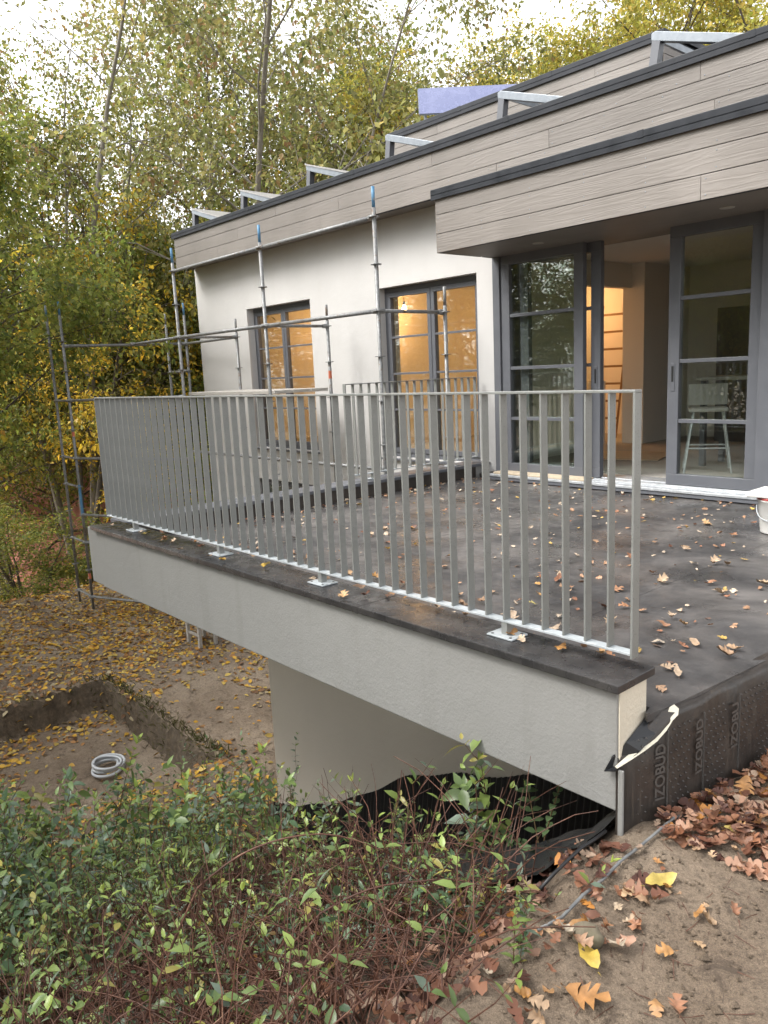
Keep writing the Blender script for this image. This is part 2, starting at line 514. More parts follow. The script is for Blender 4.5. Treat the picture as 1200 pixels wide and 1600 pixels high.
# value noise for terrain
_G = rng.random((64, 64))
def vnoise(x, y):
    xi = np.floor(x).astype(int); yi = np.floor(y).astype(int)
    fx = x - xi; fy = y - yi
    fx = fx * fx * (3 - 2 * fx); fy = fy * fy * (3 - 2 * fy)
    a = _G[xi % 64, yi % 64]; b = _G[(xi + 1) % 64, yi % 64]; c = _G[xi % 64, (yi + 1) % 64]; d = _G[(xi + 1) % 64, (yi + 1) % 64]
    return (a * (1 - fx) + b * fx) * (1 - fy) + (c * (1 - fx) + d * fx) * fy - 0.5
def fbm(x, y, o=4):
    s = 0; a = 1
    for i in range(o):
        s = s + a * vnoise(x * 2 ** i + 17 * i, y * 2 ** i + 5 * i); a *= 0.5
    return s
def sstep(a, b, x):
    t = np.clip((x - a) / (b - a), 0, 1)
    return t * t * (3 - 2 * t)

ZY = -2.65
def height(X, Y):
    X = np.asarray(X, float); Y = np.asarray(Y, float)
    s = -1.42 - X + 0.10 * fbm(X * 1.3, Y * 1.3)
    bank = -0.42 - 0.50 * np.maximum(0, s) - 0.10 * sstep(0.0, 0.25, s)
    z = -np.log(np.exp(-0.0) * (np.exp(8 * -bank * -1) + np.exp(8 * ZY))) / -8.0   # smooth max of bank and the yard level
    z = z + 0.05 * fbm(X * 0.8, Y * 0.8) + 0.035 * fbm(X * 4, Y * 4)
    lump = fbm(X * 9, Y * 9, 3)
    z = z + 0.03 * lump
    z = z - 0.38 * sstep(2.35, 3.0, Y) * (1 - sstep(3.6, 4.6, Y)) * sstep(-5.8, -5.0, X) * (1 - sstep(-2.1, -1.5, X))
    # excavated pit in the yard
    e = 0.16 * fbm(X * 1.7 + 9, Y * 1.7, 4) + 0.05 * fbm(X * 9, Y * 9, 3)
    d = np.minimum(np.minimum(X + 10.25 + e, -6.95 - X + e * 2), np.minimum(3.68 - Y + e * 0.6, Y - 0.2 + e))
    z = z - 0.40 * sstep(-0.01, 0.05, d) + 0.05 * np.exp(-((d + 0.18) / 0.18) ** 2) * (0.5 + fbm(X * 3, Y * 3))
    # slope falling away beyond the yard
    z = z - 0.42 * np.maximum(0, -15.5 - X) * (X > -32) - 6.93 * (X <= -32)
    return z
def H(x, y):
    return float(height(np.array([x]), np.array([y]))[0])

# ------------------------------------------------------------------ ground
def axis(dense0, dense1, step, far0, far1):
    a = list(np.arange(dense0, dense1, step))
    lo = []; s = step; x = dense0
    while x > far0:
        s *= 1.28; x -= s; lo.append(x)
    hi = []; s = step; x = a[-1]
    while x < far1:
        s *= 1.28; x += s; hi.append(x)
    return np.array(lo[::-1] + a + hi)
gx = axis(-13.5, 0.6, 0.04, -300, 300)
gy = axis(0.2, 6.0, 0.04, -300, 300)
GX, GY = np.meshgrid(gx, gy, indexing='ij')
GZ = height(GX, GY)
nx, ny = GX.shape
idx = np.arange(nx * ny).reshape(nx, ny)
q = np.stack([idx[:-1, :-1], idx[1:, :-1], idx[1:, 1:], idx[:-1, 1:]], -1).reshape(-1, 4)
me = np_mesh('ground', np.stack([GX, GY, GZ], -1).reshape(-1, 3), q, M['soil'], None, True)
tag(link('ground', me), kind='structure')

# ------------------------------------------------------------------ house
WY = 7.3          # outer face of the facade
house = thing('house', 'white rendered house with grey plank fascia and grey sliding doors', 'house', (0, 0, 0))

def wall_with_holes(name, x0, x1, z0, z1, y0, y1, holes, m, parent):
    xs = sorted({x0, x1, *[h[0] for h in holes], *[h[1] for h in holes]})
    b = MB()
    for a, c in zip(xs[:-1], xs[1:]):
        mid = (a + c) / 2
        cuts = sorted([(h[2], h[3]) for h in holes if h[0] < mid < h[1]])
        z = z0
        for (p, q_) in cuts:
            if p > z: b.box(a, c, y0, y1, z, p)
            z = q_
        if z < z1: b.box(a, c, y0, y1, z, z1)
    me = b.mesh(name, m)
    bm = bmesh.new(); bm.from_mesh(me)
    bmesh.ops.remove_doubles(bm, verts=bm.verts, dist=1e-5)
    # drop the inner faces shared by neighbouring blocks
    seen = {}
    for f in bm.faces:
        k = tuple(sorted(v.index for v in f.verts)); seen.setdefault(k, []).append(f)
    bmesh.ops.delete(bm, geom=[f for fs in seen.values() if len(fs) > 1 for f in fs], context='FACES_ONLY')
    bmesh.ops.recalc_face_normals(bm, faces=bm.faces)
    bm.to_mesh(me); bm.free()
    return link(name, me, parent)

W1 = (-11.66, -9.86, 0.12, 2.45)
W2 = (-8.30, -6.49, 0.12, 2.43)
BW = (-11.85, -9.80, -1.15, -0.42)
wall_with_holes('wall', -13.33, -6.1, -3.2, 3.75, WY, WY + 0.38, [W1, W2, BW], M['stucco'], house)
MB().box(-13.33, -12.95, WY + 0.38, 13.5, -3.2, 3.75).build('side_wall', M['stucco'], house)
MB().box(-6.1, 1.5, WY + 0.0, WY + 0.38, 2.66, 3.75).build('lintel_wall', M['stucco'], house)
MB().box(-2.95, 1.5, WY + 0.0, WY + 0.38, -0.6, 2.66).build('wall', M['stucco'], house)
MB().box(-13.33, 1.5, 13.1, 13.5, -3.2, 3.75).build('rear_wall', M['stucco'], house)
MB().box(1.5, 1.88, WY, 13.5, -3.2, 3.75).build('side_wall', M['stucco'], house)
MB().box(-13.5, 2.0, WY - 0.2, 13.6, 3.76, 3.84).build('roof', M['coping'], house)

def fascia(name, x0, x1, y, z0, z1, rows, seed, ret=None, thick=0.016, lens=(2.4, 3.6)):
    """boards on a backing; ret = (x, y0, y1) adds a return end"""
    r_ = random.Random(seed)
    back = MB().box(x0 + 0.01, x1 - 0.01, y + thick + 0.002, y + thick + 0.05, z0 + 0.004, z1 - 0.002).build(name, M['coping'], house)
    hgt = (z1 - z0) / rows
    for k in range(rows):
        x = x0
        ln = r_.uniform(0.8, lens[1])
        while x < x1 - 0.02:
            xe = min(x1, x + ln)
            if x1 - xe < 0.4: xe = x1
            dy = r_.uniform(-0.0012, 0.0012)
            b = MB().box(x + 0.0015, xe - 0.0015, y + dy, y + thick + dy, z0 + k * hgt + 0.003, z0 + (k + 1) * hgt - 0.003)
            b.build('plank', M['plank'], back, 0.0015)
            # screw heads
            s = MB()
            xx = x + 0.04
            while xx < xe:
                for zz in (0.035, hgt - 0.035):
                    s.lathe([(0.0, 0.003), (0.004, 0.0025), (0.0062, 0)], (0, 0, 0), 6)
                    for i in range(len(s.v) - 18, len(s.v)):
                        vx, vy, vz = s.v[i]
                        s.v[i] = (xx + vx, y + dy - vz, z0 + k * hgt + zz + vy)
                xx += 0.6
            so_ = s.build('screw_row', M['panelframe'], back); so_['kind'] = 'stuff'
            x = xe; ln = r_.uniform(*lens)
    if ret:
        xr, ya, yb, sgn = ret
        for k in range(rows):
            MB().box(min(xr, xr + sgn * thick), max(xr, xr + sgn * thick), ya, yb, z0 + k * hgt + 0.003, z0 + (k + 1) * hgt - 0.003).build('plank', M['plank'], back, 0.0015)
    return back

def coping(x0, x1, y0, y1, z, h=0.06, joints=3):
    n = joints; ln = (x1 - x0) / n
    c = None
    for i in range(n):
        o = MB().box(x0 + i * ln + 0.001, x0 + (i + 1) * ln - 0.001, y0, y1, z, z + h).build('coping', M['coping'], house, 0.006)
        if i: MB().box(x0 + i * ln - 0.03, x0 + i * ln + 0.03, y0 - 0.002, y1 + 0.002, z - 0.002, z + h + 0.002).build('coping_joint', M['coping'], house, 0.003)
    MB().box(x0, x1, y0 + 0.004, y0 + 0.02, z - 0.045, z + 0.004).build('drip_edge', M['coping'], house)

# main roof fascia
FY = 6.93
fascia('main_fascia', -13.30, 2.0, FY, 3.29, 3.83, 3, 3, (-13.30, FY + 0.02, 13.5, -1))
coping(-13.34, 2.0, FY - 0.03, FY + 0.35, 3.845, 0.055, 6)
MB().box(-13.29, 2.0, FY + 0.07, WY - 0.001, 3.31, 3.33).build('soffit', M['plank'], house)
# canopy above the sliding doors
CY = 6.22
fascia('canopy_fascia', -6.085, 1.2, CY, 2.53, 3.105, 3, 5, (-6.085, CY + 0.02, FY + 0.0, -1), lens=(3.2, 4.2))
coping(-6.125, 1.2, CY - 0.03, FY - 0.001, 3.11, 0.06, 3)
MB().box(-6.08, 1.2, CY + 0.07, WY + 0.3, 2.535, 2.552).build('canopy_soffit', M['plank'], house)
MB().box(-6.09, -6.06, FY + 0.02, WY - 0.002, 2.53, 3.2).build('canopy_end', M['plank'], house)
for xx in (-5.15, -3.2):   # recessed soffit lights, unlit
    MB().lathe([(0.0, 0.0), (0.06, 0.0), (0.06, 0.02), (0, 0.02)], (xx, 6.75, 2.53), 16).build('downlight', M['oldwood'], house)
# raised clerestory block
KY = 8.6
fascia('clerestory_cladding', -9.35, -4.86, KY, 3.90, 4.80, 5, 9, (-4.86, KY + 0.02, 12.0, 1), lens=(1.8, 3.0))
coping(-9.4, -4.82, KY - 0.03, KY + 0.4, 4.80, 0.06, 3)
MB().box(-9.36, -4.83, KY + 0.05, 12.0, 4.74, 4.79).build('clerestory_roof', M['coping'], house)
MB().box(-9.34, -9.30, KY + 0.05, 12.0, 3.9, 4.74).build('clerestory_end', M['plank'], house)
MB().box(-4.86, -4.80, KY + 0.37, 12.0, 4.80, 4.86).build('coping', M['coping'], house)

# --- windows in the white wall
def window(x0, x1, z0, z1, yf, bars=(0.26, 0.5, 0.74), leaves=2, parent=house, sill=True):
    t = 0.065
    fr = MB()
    fr.box(x0, x1, yf, yf + 0.08, z1 - t, z1); fr.box(x0, x1, yf, yf + 0.08, z0, z0 + t)
    fr.box(x0, x0 + t, yf, yf + 0.08, z0 + t, z1 - t); fr.box(x1 - t, x1, yf, yf + 0.08, z0 + t, z1 - t)
    win = fr.build('window', M['frame'], parent, 0.004)
    wl = (x1 - x0 - 2 * t) / leaves
    for i in range(leaves):
        a = x0 + t + i * wl + 0.004; b = a + wl - 0.008
        s = 0.062
        lf = MB(); y0 = yf - 0.018; y1 = yf + 0.05
        zz0, zz1 = z0 + t + 0.003, z1 - t - 0.003
        lf.box(a, b, y0, y1, zz1 - s, zz1); lf.box(a, b, y0, y1, zz0, zz0 + s)
        lf.box(a, a + s, y0, y1, zz0 + s, zz1 - s); lf.box(b - s, b, y0, y1, zz0 + s, zz1 - s)
        lf.build('sash', M['frame'], win, 0.004)
        MB().box(a + s - 0.005, b - s + 0.005, yf + 0.012, yf + 0.032, zz0 + s - 0.005, zz1 - s + 0.005).build('pane', M['glass'], win)
        for k in bars:
            zc = zz0 + s + (zz1 - zz0 - 2 * s) * k
            MB().box(a + s, b - s, yf - 0.012, yf + 0.008, zc - 0.014, zc + 0.014).build('glazing_bar', M['frame'], win, 0.002)
    if sill:
        MB().box(x0 - 0.03, x1 + 0.03, WY - 0.05, yf, z0 - 0.03, z0 - 0.002).build('window_sill', M['frame'], win, 0.004)
    return win
window(W1[0], W1[1], W1[2], W1[3], WY + 0.13)
window(W2[0], W2[1], W2[2], W2[3], WY + 0.13)
window(BW[0], BW[1], BW[2], BW[3], WY + 0.16, (0.5,), 3)

# --- sliding doors
DY = 7.15
MB().box(-6.1, -6.0, DY - 0.02, WY + 0.2, 0.06, 2.66).build('door_jamb', M['frame'], house, 0.004)
MB().box(-6.0, -2.95, DY + 0.0, WY + 0.2, 2.553, 2.66).build('door_head', M['frame'], house, 0.004)
MB().box(-3.06, -2.6, DY - 0.012, WY + 0.2, 0.06, 2.553).build('door_jamb', M['frame'], house, 0.004)
def slider(x0, x1, z0, z1, y, handle=None, bars=(0.232, 0.488, 0.75)):
    s = 0.115; d = 0.07
    b = MB()
    b.box(x0, x1, y, y + d, z1 - s, z1); b.box(x0, x1, y, y + d, z0, z0 + s * 0.95)
    b.box(x0, x0 + s, y, y + d, z0 + s * 0.95, z1 - s); b.box(x1 - s, x1, y, y + d, z0 + s * 0.95, z1 - s)
    door = b.build('sliding_door', M['frame'], house, 0.004)
    gz0, gz1 = z0 + s * 0.95, z1 - s
    MB().box(x0 + s - 0.006, x1 - s + 0.006, y + 0.03, y + 0.05, gz0 - 0.006, gz1 + 0.006).build('pane', M['glass'], door)
    for k in bars:
        zc = gz0 + (gz1 - gz0) * k
        MB().box(x0 + s, x1 - s, y + 0.008, y + 0.028, zc - 0.018, zc + 0.018).build('glazing_bar', M['frame'], door, 0.002)
        MB().box(x0 + s, x1 - s, y + 0.052, y + 0.068, zc - 0.018, zc + 0.018).build('glazing_bar', M['frame'], door, 0.002)
    if handle:
        h = MB().box(handle - 0.022, handle + 0.022, y - 0.006, y - 0.0005, 1.0, 1.27).build('door_handle', M['frame'], door, 0.003)
        MB().box(handle - 0.011, handle + 0.011, y - 0.0075, y - 0.0065, 1.09, 1.24).build('door_handle', M['black'], door)
    return door
slider(-5.99, -4.89, 0.08, 2.55, DY + 0.0)
slider(-5.80, -4.745, 0.08, 2.55, DY + 0.10, -4.80)
slider(-3.955, -3.065, 0.08, 2.55, DY + 0.05, -3.90)
slider(-3.00, -1.9, 0.08, 2.55, DY + 0.15)
sill = MB().box(-6.05, -1.9, 6.93, WY + 0.3, 0.05, 0.076).build('threshold', M['sillmetal'], house, 0.003)
for yy in (7.0, 7.07, 7.125, 7.28):
    MB().box(-4.74, -2.0, yy - 0.006, yy + 0.006, 0.0765, 0.088).build('track', M['sillmetal'], sill, 0.002)
MB().box(-6.0, -4.75, 6.965, 7.14, 0.0775, 0.10).build('threshold_board', M['wood'], house, 0.003)
MB().box(-6.03, -1.9, 6.94, 6.965, 0.012, 0.049).build('sill_edge', M['frame'], house)
MB().box(-6.3, 1.4, 7.06, WY + 0.2, -0.3, 0.049).build('plinth', M['membrane'], house)

# --- interior
PX = -6.6
MB().box(-12.95, 1.5, WY + 0.38, 13.1, 0.0, 0.07).build('interior_floor', M['floor'], house)
MB().box(-12.95, 1.5, WY + 0.38, 13.1, 2.70, 2.74).build('interior_ceiling', M['ceiling'], house)
MB().box(PX, PX + 0.35, 10.68, 12.0, 0.07, 2.70).build('partition', M['inside'], house)
MB().box(PX, PX + 0.14, WY + 0.39, 9.5, 0.07, 2.70).build('partition', M['inside'], house)
MB().box(PX, PX + 0.14, 9.5, 10.68, 2.36, 2.70).build('partition', M['inside'], house)
MB().box(-12.9, 1.45, 12.0, 12.15, 0.07, 2.70).build('interior_wall', M['inside'], house)
MB().box(-12.94, -12.9, WY + 0.39, 12.0, 0.07, 2.70).build('interior_wall', M['inside'], house)
MB().box(-9.9, -9.8, 9.0, 12.0, 0.07, 2.70).build('partition', M['inside'], house)
MB().box(-2.3, -2.2, WY + 0.39, 12.0, 0.07, 2.70).build('partition', M['inside'], house)
MB().box(-5.5, -3.3, 11.4, 12.0, 0.07, 2.0).build('kitchen_cabinet', M['frame'], house, 0.004)

def lamp(x, y, e, label, drop=0.32):
    t = thing('pendant_bulb', label, 'light bulb', (x, y, 2.70))
    MB().tube([(0, 0, 0), (0, 0, -drop)], 0.004, 6).build('cable', M['black'], t)
    MB().lathe([(0.0, 0.05), (0.018, 0.05), (0.02, 0)], (0, 0, -drop - 0.04), 10).build('socket', M['black'], t)
    MB().lathe([(0.0, -0.1), (0.02, -0.095), (0.034, -0.07), (0.03, -0.04), (0.016, -0.01), (0.014, 0)], (0, 0, -drop - 0.04), 12).build('glass_bulb', M['bulb'], t, smooth=True)
    ld = bpy.data.lights.new('bulb_light', 'POINT'); ld.energy = e; ld.color = (1.0, 0.46, 0.16); ld.shadow_soft_size = 0.1
    lo = link('bulb_light', ld, t); lo.location = (0, 0, -drop - 0.26)
    return t
lamp(-9.32, 8.75, 9, 'bare lit bulb hanging inside the window nearest the sliding doors')
lamp(-11.9, 9.9, 9, 'lit bulb lighting the room behind the far window')
lamp(-8.0, 11.2, 7, 'lit bulb in the warm room beyond the inner doorway', 0.2)

# things inside the house
t = thing('stepladder', 'brown ladder frame leaning in the orange lit inner doorway', 'ladder', (-7.35, 11.3, 0.07))
for s in (-0.25, 0.25):
    MB().tube([(s, 0, 0.0), (s, 0.4, 2.15)], 0.022, 4).build('ladder_rail', M['ladder'], t)
for k in range(7):
    z = 0.3 + 0.28 * k
    MB().box(-0.25, 0.25, 0.4 * z / 2.15 - 0.015, 0.4 * z / 2.15 + 0.015, z, z + 0.035).build('rung', M['ladder'], t)

def bar_stool(x, y, rz, label):
    t = thing('bar_stool', label, 'stool', (x, y, 0.07)); t.rotation_euler.z = rz
    b = MB()
    for i in range(5):
        a0 = -0.2 + 0.08 * i
        b.box(a0, a0 + 0.081, 0.17 - 0.02 * math.cos(i - 2), 0.185 - 0.02 * math.cos(i - 2), 0.72, 0.95)
    b.build('backrest', M['stoolseat'], t)
    MB().box(-0.2, 0.2, -0.19, 0.17, 0.66, 0.70).build('seat', M['stoolseat'], t, 0.015)
    for sx in (-1, 1):
        for sy in (-1, 1):
            MB().tube([(sx * 0.15, sy * 0.13, 0.66), (sx * 0.24, sy * 0.22, 0)], 0.011, 6).build('leg', M['plate'], t)
    for sy in (-1, 1):
        MB().tube([(-0.218, sy * 0.193, 0.27), (0.218, sy * 0.193, 0.27)], 0.009, 6).build('footrest', M['plate'], t)
bar_stool(-4.10, 8.35, 0.5, 'white high stool on thin metal legs behind the right glass door')
t = thing('work_table', 'tall grey trestle table behind the white stool inside the room', 'table', (-3.75, 8.95, 0.07))
MB().box(-0.65, 0.65, -0.3, 0.3, 0.98, 1.02).build('table_top', M['oldwood'], t, 0.004)
for sx in (-0.58, 0.58):
    for sy in (-0.24, 0.24):
        MB().box(sx - 0.03, sx + 0.03, sy - 0.03, sy + 0.03, 0, 0.98).build('leg', M['frame'], t)
t = thing('cardboard_sheet', 'flat brown cardboard sheet lying on the floor inside the open door', 'cardboard', (-5.6, 9.2, 0.075))
MB().box(-0.55, 0.5, -0.5, 0.45, 0, 0.008).build('sheet', M['wood'], t)
t.rotation_euler.z = 0.3
t = thing('insulation_roll', 'pale standing roll seen through the inner doorway', 'roll', (-6.9, 10.45, 0.07))
MB().lathe([(0, 0), (0.13, 0), (0.13, 0.95), (0.04, 0.95), (0.04, 0.9), (0, 0.9)], n=18).build('roll', M['ceiling'], t, smooth=False)

# ------------------------------------------------------------------ roof solar panels
def roof_panel(x, label, module=True):
    t = thing('solar_panel', label, 'solar panel', (x, 7.32, 3.86), 'tilted panels standing along the roof edge')
    w = 1.28; hz = 0.47; ly = 1.0
    fb = MB()
    pt = 0.085
    MB().prism([(-0.05, 0.0), (pt - 0.05, 0.0), (pt + 0.012, hz - 0.06), (0.012, hz - 0.02)], 'y', 0.0, pt).build('post', M['frame'], t, 0.004)
    MB().prism([(-0.05, 0.0), (pt - 0.05, 0.0), (pt + 0.012, hz - 0.06), (0.012, hz - 0.02)], 'y', ly - pt, ly).build('post', M['frame'], t, 0.004)
    for ya in (0.0, ly - pt):
        MB().prism([(0.0, hz - 0.06), (0.0, hz), (0.04, hz + 0.012), (w, 0.06), (w, -0.02)], 'y', ya - 0.001, ya + pt).build('slanted_frame', M['panelframe'], t, 0.005)
    MB().prism([(0.0, hz - 0.05), (0.0, hz), (0.06, hz - 0.012), (0.06, hz - 0.07)], 'y', pt + 0.001, ly - pt - 0.001).build('top_frame', M['panelframe'], t)
    if not module: return
    MB().prism([(-0.01, hz + 0.014), (w + 0.05, 0.056), (w + 0.05, 0.07), (-0.01, hz + 0.034)], 'y', -0.012, ly + 0.01).build('module', M['backsheet'], t)
    for k in range(1, 4):
        xx = 0.06 + (w - 0.06) * k / 4; zz = (hz - 0.05) * (1 - (xx - 0.06) / (w - 0.06))
        MB().box(xx - 0.01, xx + 0.01, pt + 0.001, ly - pt - 0.001, zz - 0.03, zz - 0.012).build('cross_bar', M['panelframe'], t)
names = ['tilted solar panel at the far left end of the roof edge', 'second tilted roof panel from the far left corner',
         'third tilted roof panel from the far left corner', 'bare tilted panel frame at the left end of the raised roof block',
         'bare tilted panel frame before the middle of the raised roof block', 'nearest bare panel frame at the right corner of the raised block']
for x, nm in zip((-13.28, -11.62, -9.78, -8.03, -6.13, -4.25), names):
    roof_panel(x, nm, x < -9)
t = thing('large_solar_panel', 'large blue solar panel tilted on the raised roof behind', 'solar panel', (-9.38, 9.30, 4.79))
t.rotation_euler.z = 0.849
def plane_box(corners, th, name, m, parent):
    """slab from four corners, thickened along its normal"""
    c = [Vector(p) for p in corners]
    n = (c[1] - c[0]).cross(c[3] - c[0]).normalized() * th
    b = MB(); b.v = [tuple(p) for p in c] + [tuple(p + n) for p in c]
    b.f = [(0, 1, 2, 3), (4, 5, 6, 7), (0, 1, 5, 4), (1, 2, 6, 5), (2, 3, 7, 6), (3, 0, 4, 7)]
    return b.build(name, m, parent)
plane_box([(0, 0, 0.46), (2.6, 0, 0.46), (2.6, 0.16, 0.88), (0, 0.16, 0.88)], 0.035, 'module', M['cells'], t)
for a_, b_ in (((0, 0, 0.46), (2.6, 0, 0.46)), ((0, 0.16, 0.88), (2.6, 0.16, 0.88)), ((0, 0, 0.46), (0, 0.16, 0.88)), ((1.3, 0, 0.46), (1.3, 0.16, 0.88)), ((2.6, 0, 0.46), (2.6, 0.16, 0.88))):
    MB().tube([(a_[0], a_[1] - 0.02, a_[2]), (b_[0], b_[1] - 0.02, b_[2])], 0.014, 4).build('module_frame', M['panelframe'], t)
for x in (0.1, 1.3, 2.5):
    MB().tube([(x, 0.03, 0), (x, 0.03, 0.44)], 0.02, 6).build('support', M['panelframe'], t)
    MB().tube([(x, 0.15, 0), (x, 0.15, 0.80)], 0.02, 6).build('support', M['panelframe'], t)

# ------------------------------------------------------------------ terrace
terrace = thing('terrace', 'cantilevered terrace with dark felt deck and grey rendered edge beam', 'terrace', (0, 0, 0))
def side_x(y):      # right edge of the deck, slightly askew
    return -1.40 + 0.09 * (y - 2.6) if y > 2.6 else -1.40 - 0.33 * (2.6 - y)
b = MB(); b.prism([(-6.36, 2.58), (side_x(2.58) - 0.15, 2.58), (side_x(7.06) - 0.15, 7.06), (-6.36, 7.06)], 'z', -0.34, -0.032).build('slab', M['lowwall'], terrace)
# felt sheets lapped across the deck
xs = -6.36
for i in range(5):
    xa = -6.36 + i * 1.02
    xb = xa + 1.02
    if i < 4:
        poly = [(xa, 2.58), (xb, 2.58), (xb, 7.06), (xa, 7.06)]
    else:
        poly = [(xa, 2.60), (-1.475, 2.60), (-1.462, 2.545), (-1.445, 2.53), (side_x(2.7) - 0.028, 2.7), (side_x(7.06) - 0.028, 7.06), (xa, 7.06)]
    MB().prism(poly, 'z', -0.031, -0.002 + 0.0015 * (i % 2)).build('felt_sheet', M['deck'], terrace)
# edge beam
MB().box(-6.36, -1.482, 2.385, 2.579, -0.352, 0.128).build('edge_beam', M['beam'], terrace, 0.006)
MB().box(-1.4815, -1.476, 2.392, 2.574, -0.14, 0.126).build('beam_end', M['roughedge'], terrace)
# left parapet
MB().box(-6.62, -6.361, 2.40, WY, -0.352, 0.128).build('side_parapet', M['beam'], terrace, 0.006)
MB().box(-6.36, -6.352, 2.60, 7.05, -0.002, 0.128).build('upstand', M['membrane'], terrace)
MB().box(-6.35, -1.55, 2.58, 2.586, -0.002, 0.128).build('upstand', M['membrane'], terrace)
# capping sheets
capx = [(-6.45, -4.6), (-4.6, -2.95), (-2.95, -1.462)]
for a, c in capx:
    cap = MB().box(a + 0.001, c - 0.001, 2.357, 2.615, 0.129, 0.163).build('capping', M['capsheet'], terrace, 0.004)
for x in (-4.6, -2.95):
    MB().box(x - 0.008, x + 0.008, 2.3555, 2.616, 0.128, 0.1645).build('capping_joint', M['capsheet'], terrace)
MB().box(-6.645, -6.33, 2.616, WY - 0.002, 0.129, 0.163).build('capping', M['frame'], terrace, 0.004)
# lower wall beneath
MB().box(-5.6, -1.9, 3.46, 3.70, -3.1, -0.341).build('lower_wall', M['lowwall'], terrace)
MB().box(-5.6, -5.36, 3.70, WY, -3.1, -0.341).build('lower_wall', M['lowwall'], terrace)

# felt covered end of the terrace
def side_panel():
    """folded membrane: ledge strip, then a wavy vertical sheet"""
    V = []; F = []
    ys = np.linspace(2.388, 7.1, 110)
    prof = [(-0.07, -0.006), (-0.026, -0.008), (-0.008, -0.018), (0.0, -0.036), (0.004, -0.20), (0.007, -0.36), (0.016, -0.62), (0.016, -0.9)]
    for i, y in enumerate(ys):
        k = float(np.clip(1 - (y - 2.388) / 0.22, 0, 1))
        for j, (dx, z) in enumerate(prof):
            wav = 0.004 * math.sin(y * 9 + j) + 0.003 * math.sin(y * 23 + 2 * j)
            V.append((side_x(y) + dx + wav * (j > 1), y, z - 0.125 * k * (j < 4) + 0.004 * math.sin(y * 6) + 0.003 * math.sin(y * 17)))
    n = len(prof)
    for i in range(len(ys) - 1):
        for j in range(n - 1):
            F.append((i * n + j, i * n + j + 1, (i + 1) * n + j + 1, (i + 1) * n + j))
    return np_mesh('membrane', V, np.array(F), M['membrane'], None, True)
mo = link('membrane', side_panel(), terrace)
md = mo.modifiers.new('th', 'SOLIDIFY'); md.thickness = 0.012; md.offset = -1
MB().box(-1.474, -1.452, 2.376, 2.388, -0.75, -0.175).build('membrane_edge', M['beam'], terrace, 0.004)
MB().box(-1.486, -1.4745, 2.38, 2.392, -0.75, -0.175).build('membrane_edge', M['membrane'], terrace, 0.004)
MB().prism([(side_x(2.4) - 0.03, 2.42), (side_x(2.4) - 0.01, 2.42), (side_x(7) - 0.01, 7.0), (side_x(7) - 0.03, 7.0)], 'z', -0.9, -0.35).build('foundation_wall', M['lowwall'], terrace)
# torn flap and pale strip at the corner
fl = []
flap = MB()
flap.v = [(-1.523, 2.362, -0.194), (-1.477, 2.366, -0.178), (-1.44, 2.47, -0.122), (-1.42, 2.54, -0.075), (-1.475, 2.43, -0.085), (-1.47, 2.56, -0.03), (-1.50, 2.378, -0.13)]
flap.f = [(0, 1, 2), (0, 2, 6), (6, 2, 4), (4, 2, 3), (4, 3, 5)]
fo = flap.build('membrane_flap', M['foil'], terrace); fo.modifiers.new('th', 'SOLIDIFY').thickness = 0.006
strip = MB()
pl = [(-1.474, 2.362, -0.172, 0.004), (-1.455, 2.43, -0.148, 0.009), (-1.438, 2.485, -0.124, 0.013), (-1.422, 2.535, -0.098, 0.016), (-1.408, 2.58, -0.066, 0.015), (-1.402, 2.615, -0.04, 0.012), (-1.404, 2.65, -0.024, 0.018), (-1.408, 2.675, -0.016, 0.01)]
for (x, y, z, w_) in pl:
    strip.v += [(x - w_, y, z + 0.012 + w_ * 0.5), (x + w_ * 0.8, y + 0.004, z + 0.010 - w_ * 0.7)]
strip.f = [(2 * i, 2 * i + 1, 2 * i + 3, 2 * i + 2) for i in range(len(pl) - 1)]
sp = strip.build('torn_strip', M['torn'], terrace); sp.modifiers.new('th', 'SOLIDIFY').thickness = 0.004
# printed name bands on the membrane, read upwards
for y, s0, txt, zoff in ((2.575, 0.05, 'IZOBUD', -0.345), (2.815, 0.05, 'IZOBUD', -0.315), (3.075, 0.054, 'IZOBU', -0.292)):
    cu = bpy.data.curves.new('print', 'FONT'); cu.body = txt; cu.size = s0 * 1.25; cu.offset = 0.0015
    to = bpy.data.objects.new('tmp', cu); C.objects.link(to)
    bpy.context.view_layer.update()
    dg = bpy.context.evaluated_depsgraph_get()
    tm = bpy.data.meshes.new_from_object(to.evaluated_get(dg))
    bpy.data.objects.remove(to)
    tm.materials.clear(); tm.materials.append(M['emboss'])
    for v in tm.vertices:
        px_, py_ = v.co.x, v.co.y       # text x runs up the sheet, text y runs to the left (towards -Y)
        yy = y - py_; zz = zoff + px_
        v.co = (side_x(yy) + 0.0135, yy, zz)
    link('printed_lettering', tm, terrace)
    MB().box(side_x(y + 0.02) + 0.008, side_x(y + 0.02) + 0.0135, y + 0.012, y + 0.016, -0.40, -0.065).build('print_line', M['emboss'], terrace)
st = MB()
for i in range(34):
    for j in range(13):
        yy = 2.46 + i * 0.034 + 0.017 * (j % 2); zz = -0.075 - j * 0.03
        if min(abs(yy - k + 0.03) for k in (2.575, 2.815, 3.075)) < 0.045: continue
        x = side_x(yy) + 0.006
        st.v += [(x, yy - 0.005, zz), (x, yy, zz - 0.005), (x, yy + 0.005, zz), (x, yy, zz + 0.005), (x + 0.008, yy, zz)]
        n = len(st.v) - 5
        st.f += [(n, n + 1, n + 4), (n + 1, n + 2, n + 4), (n + 2, n + 3, n + 4), (n + 3, n, n + 4)]
tag(st.build('membrane_studs', M['membrane'], terrace), kind='stuff')

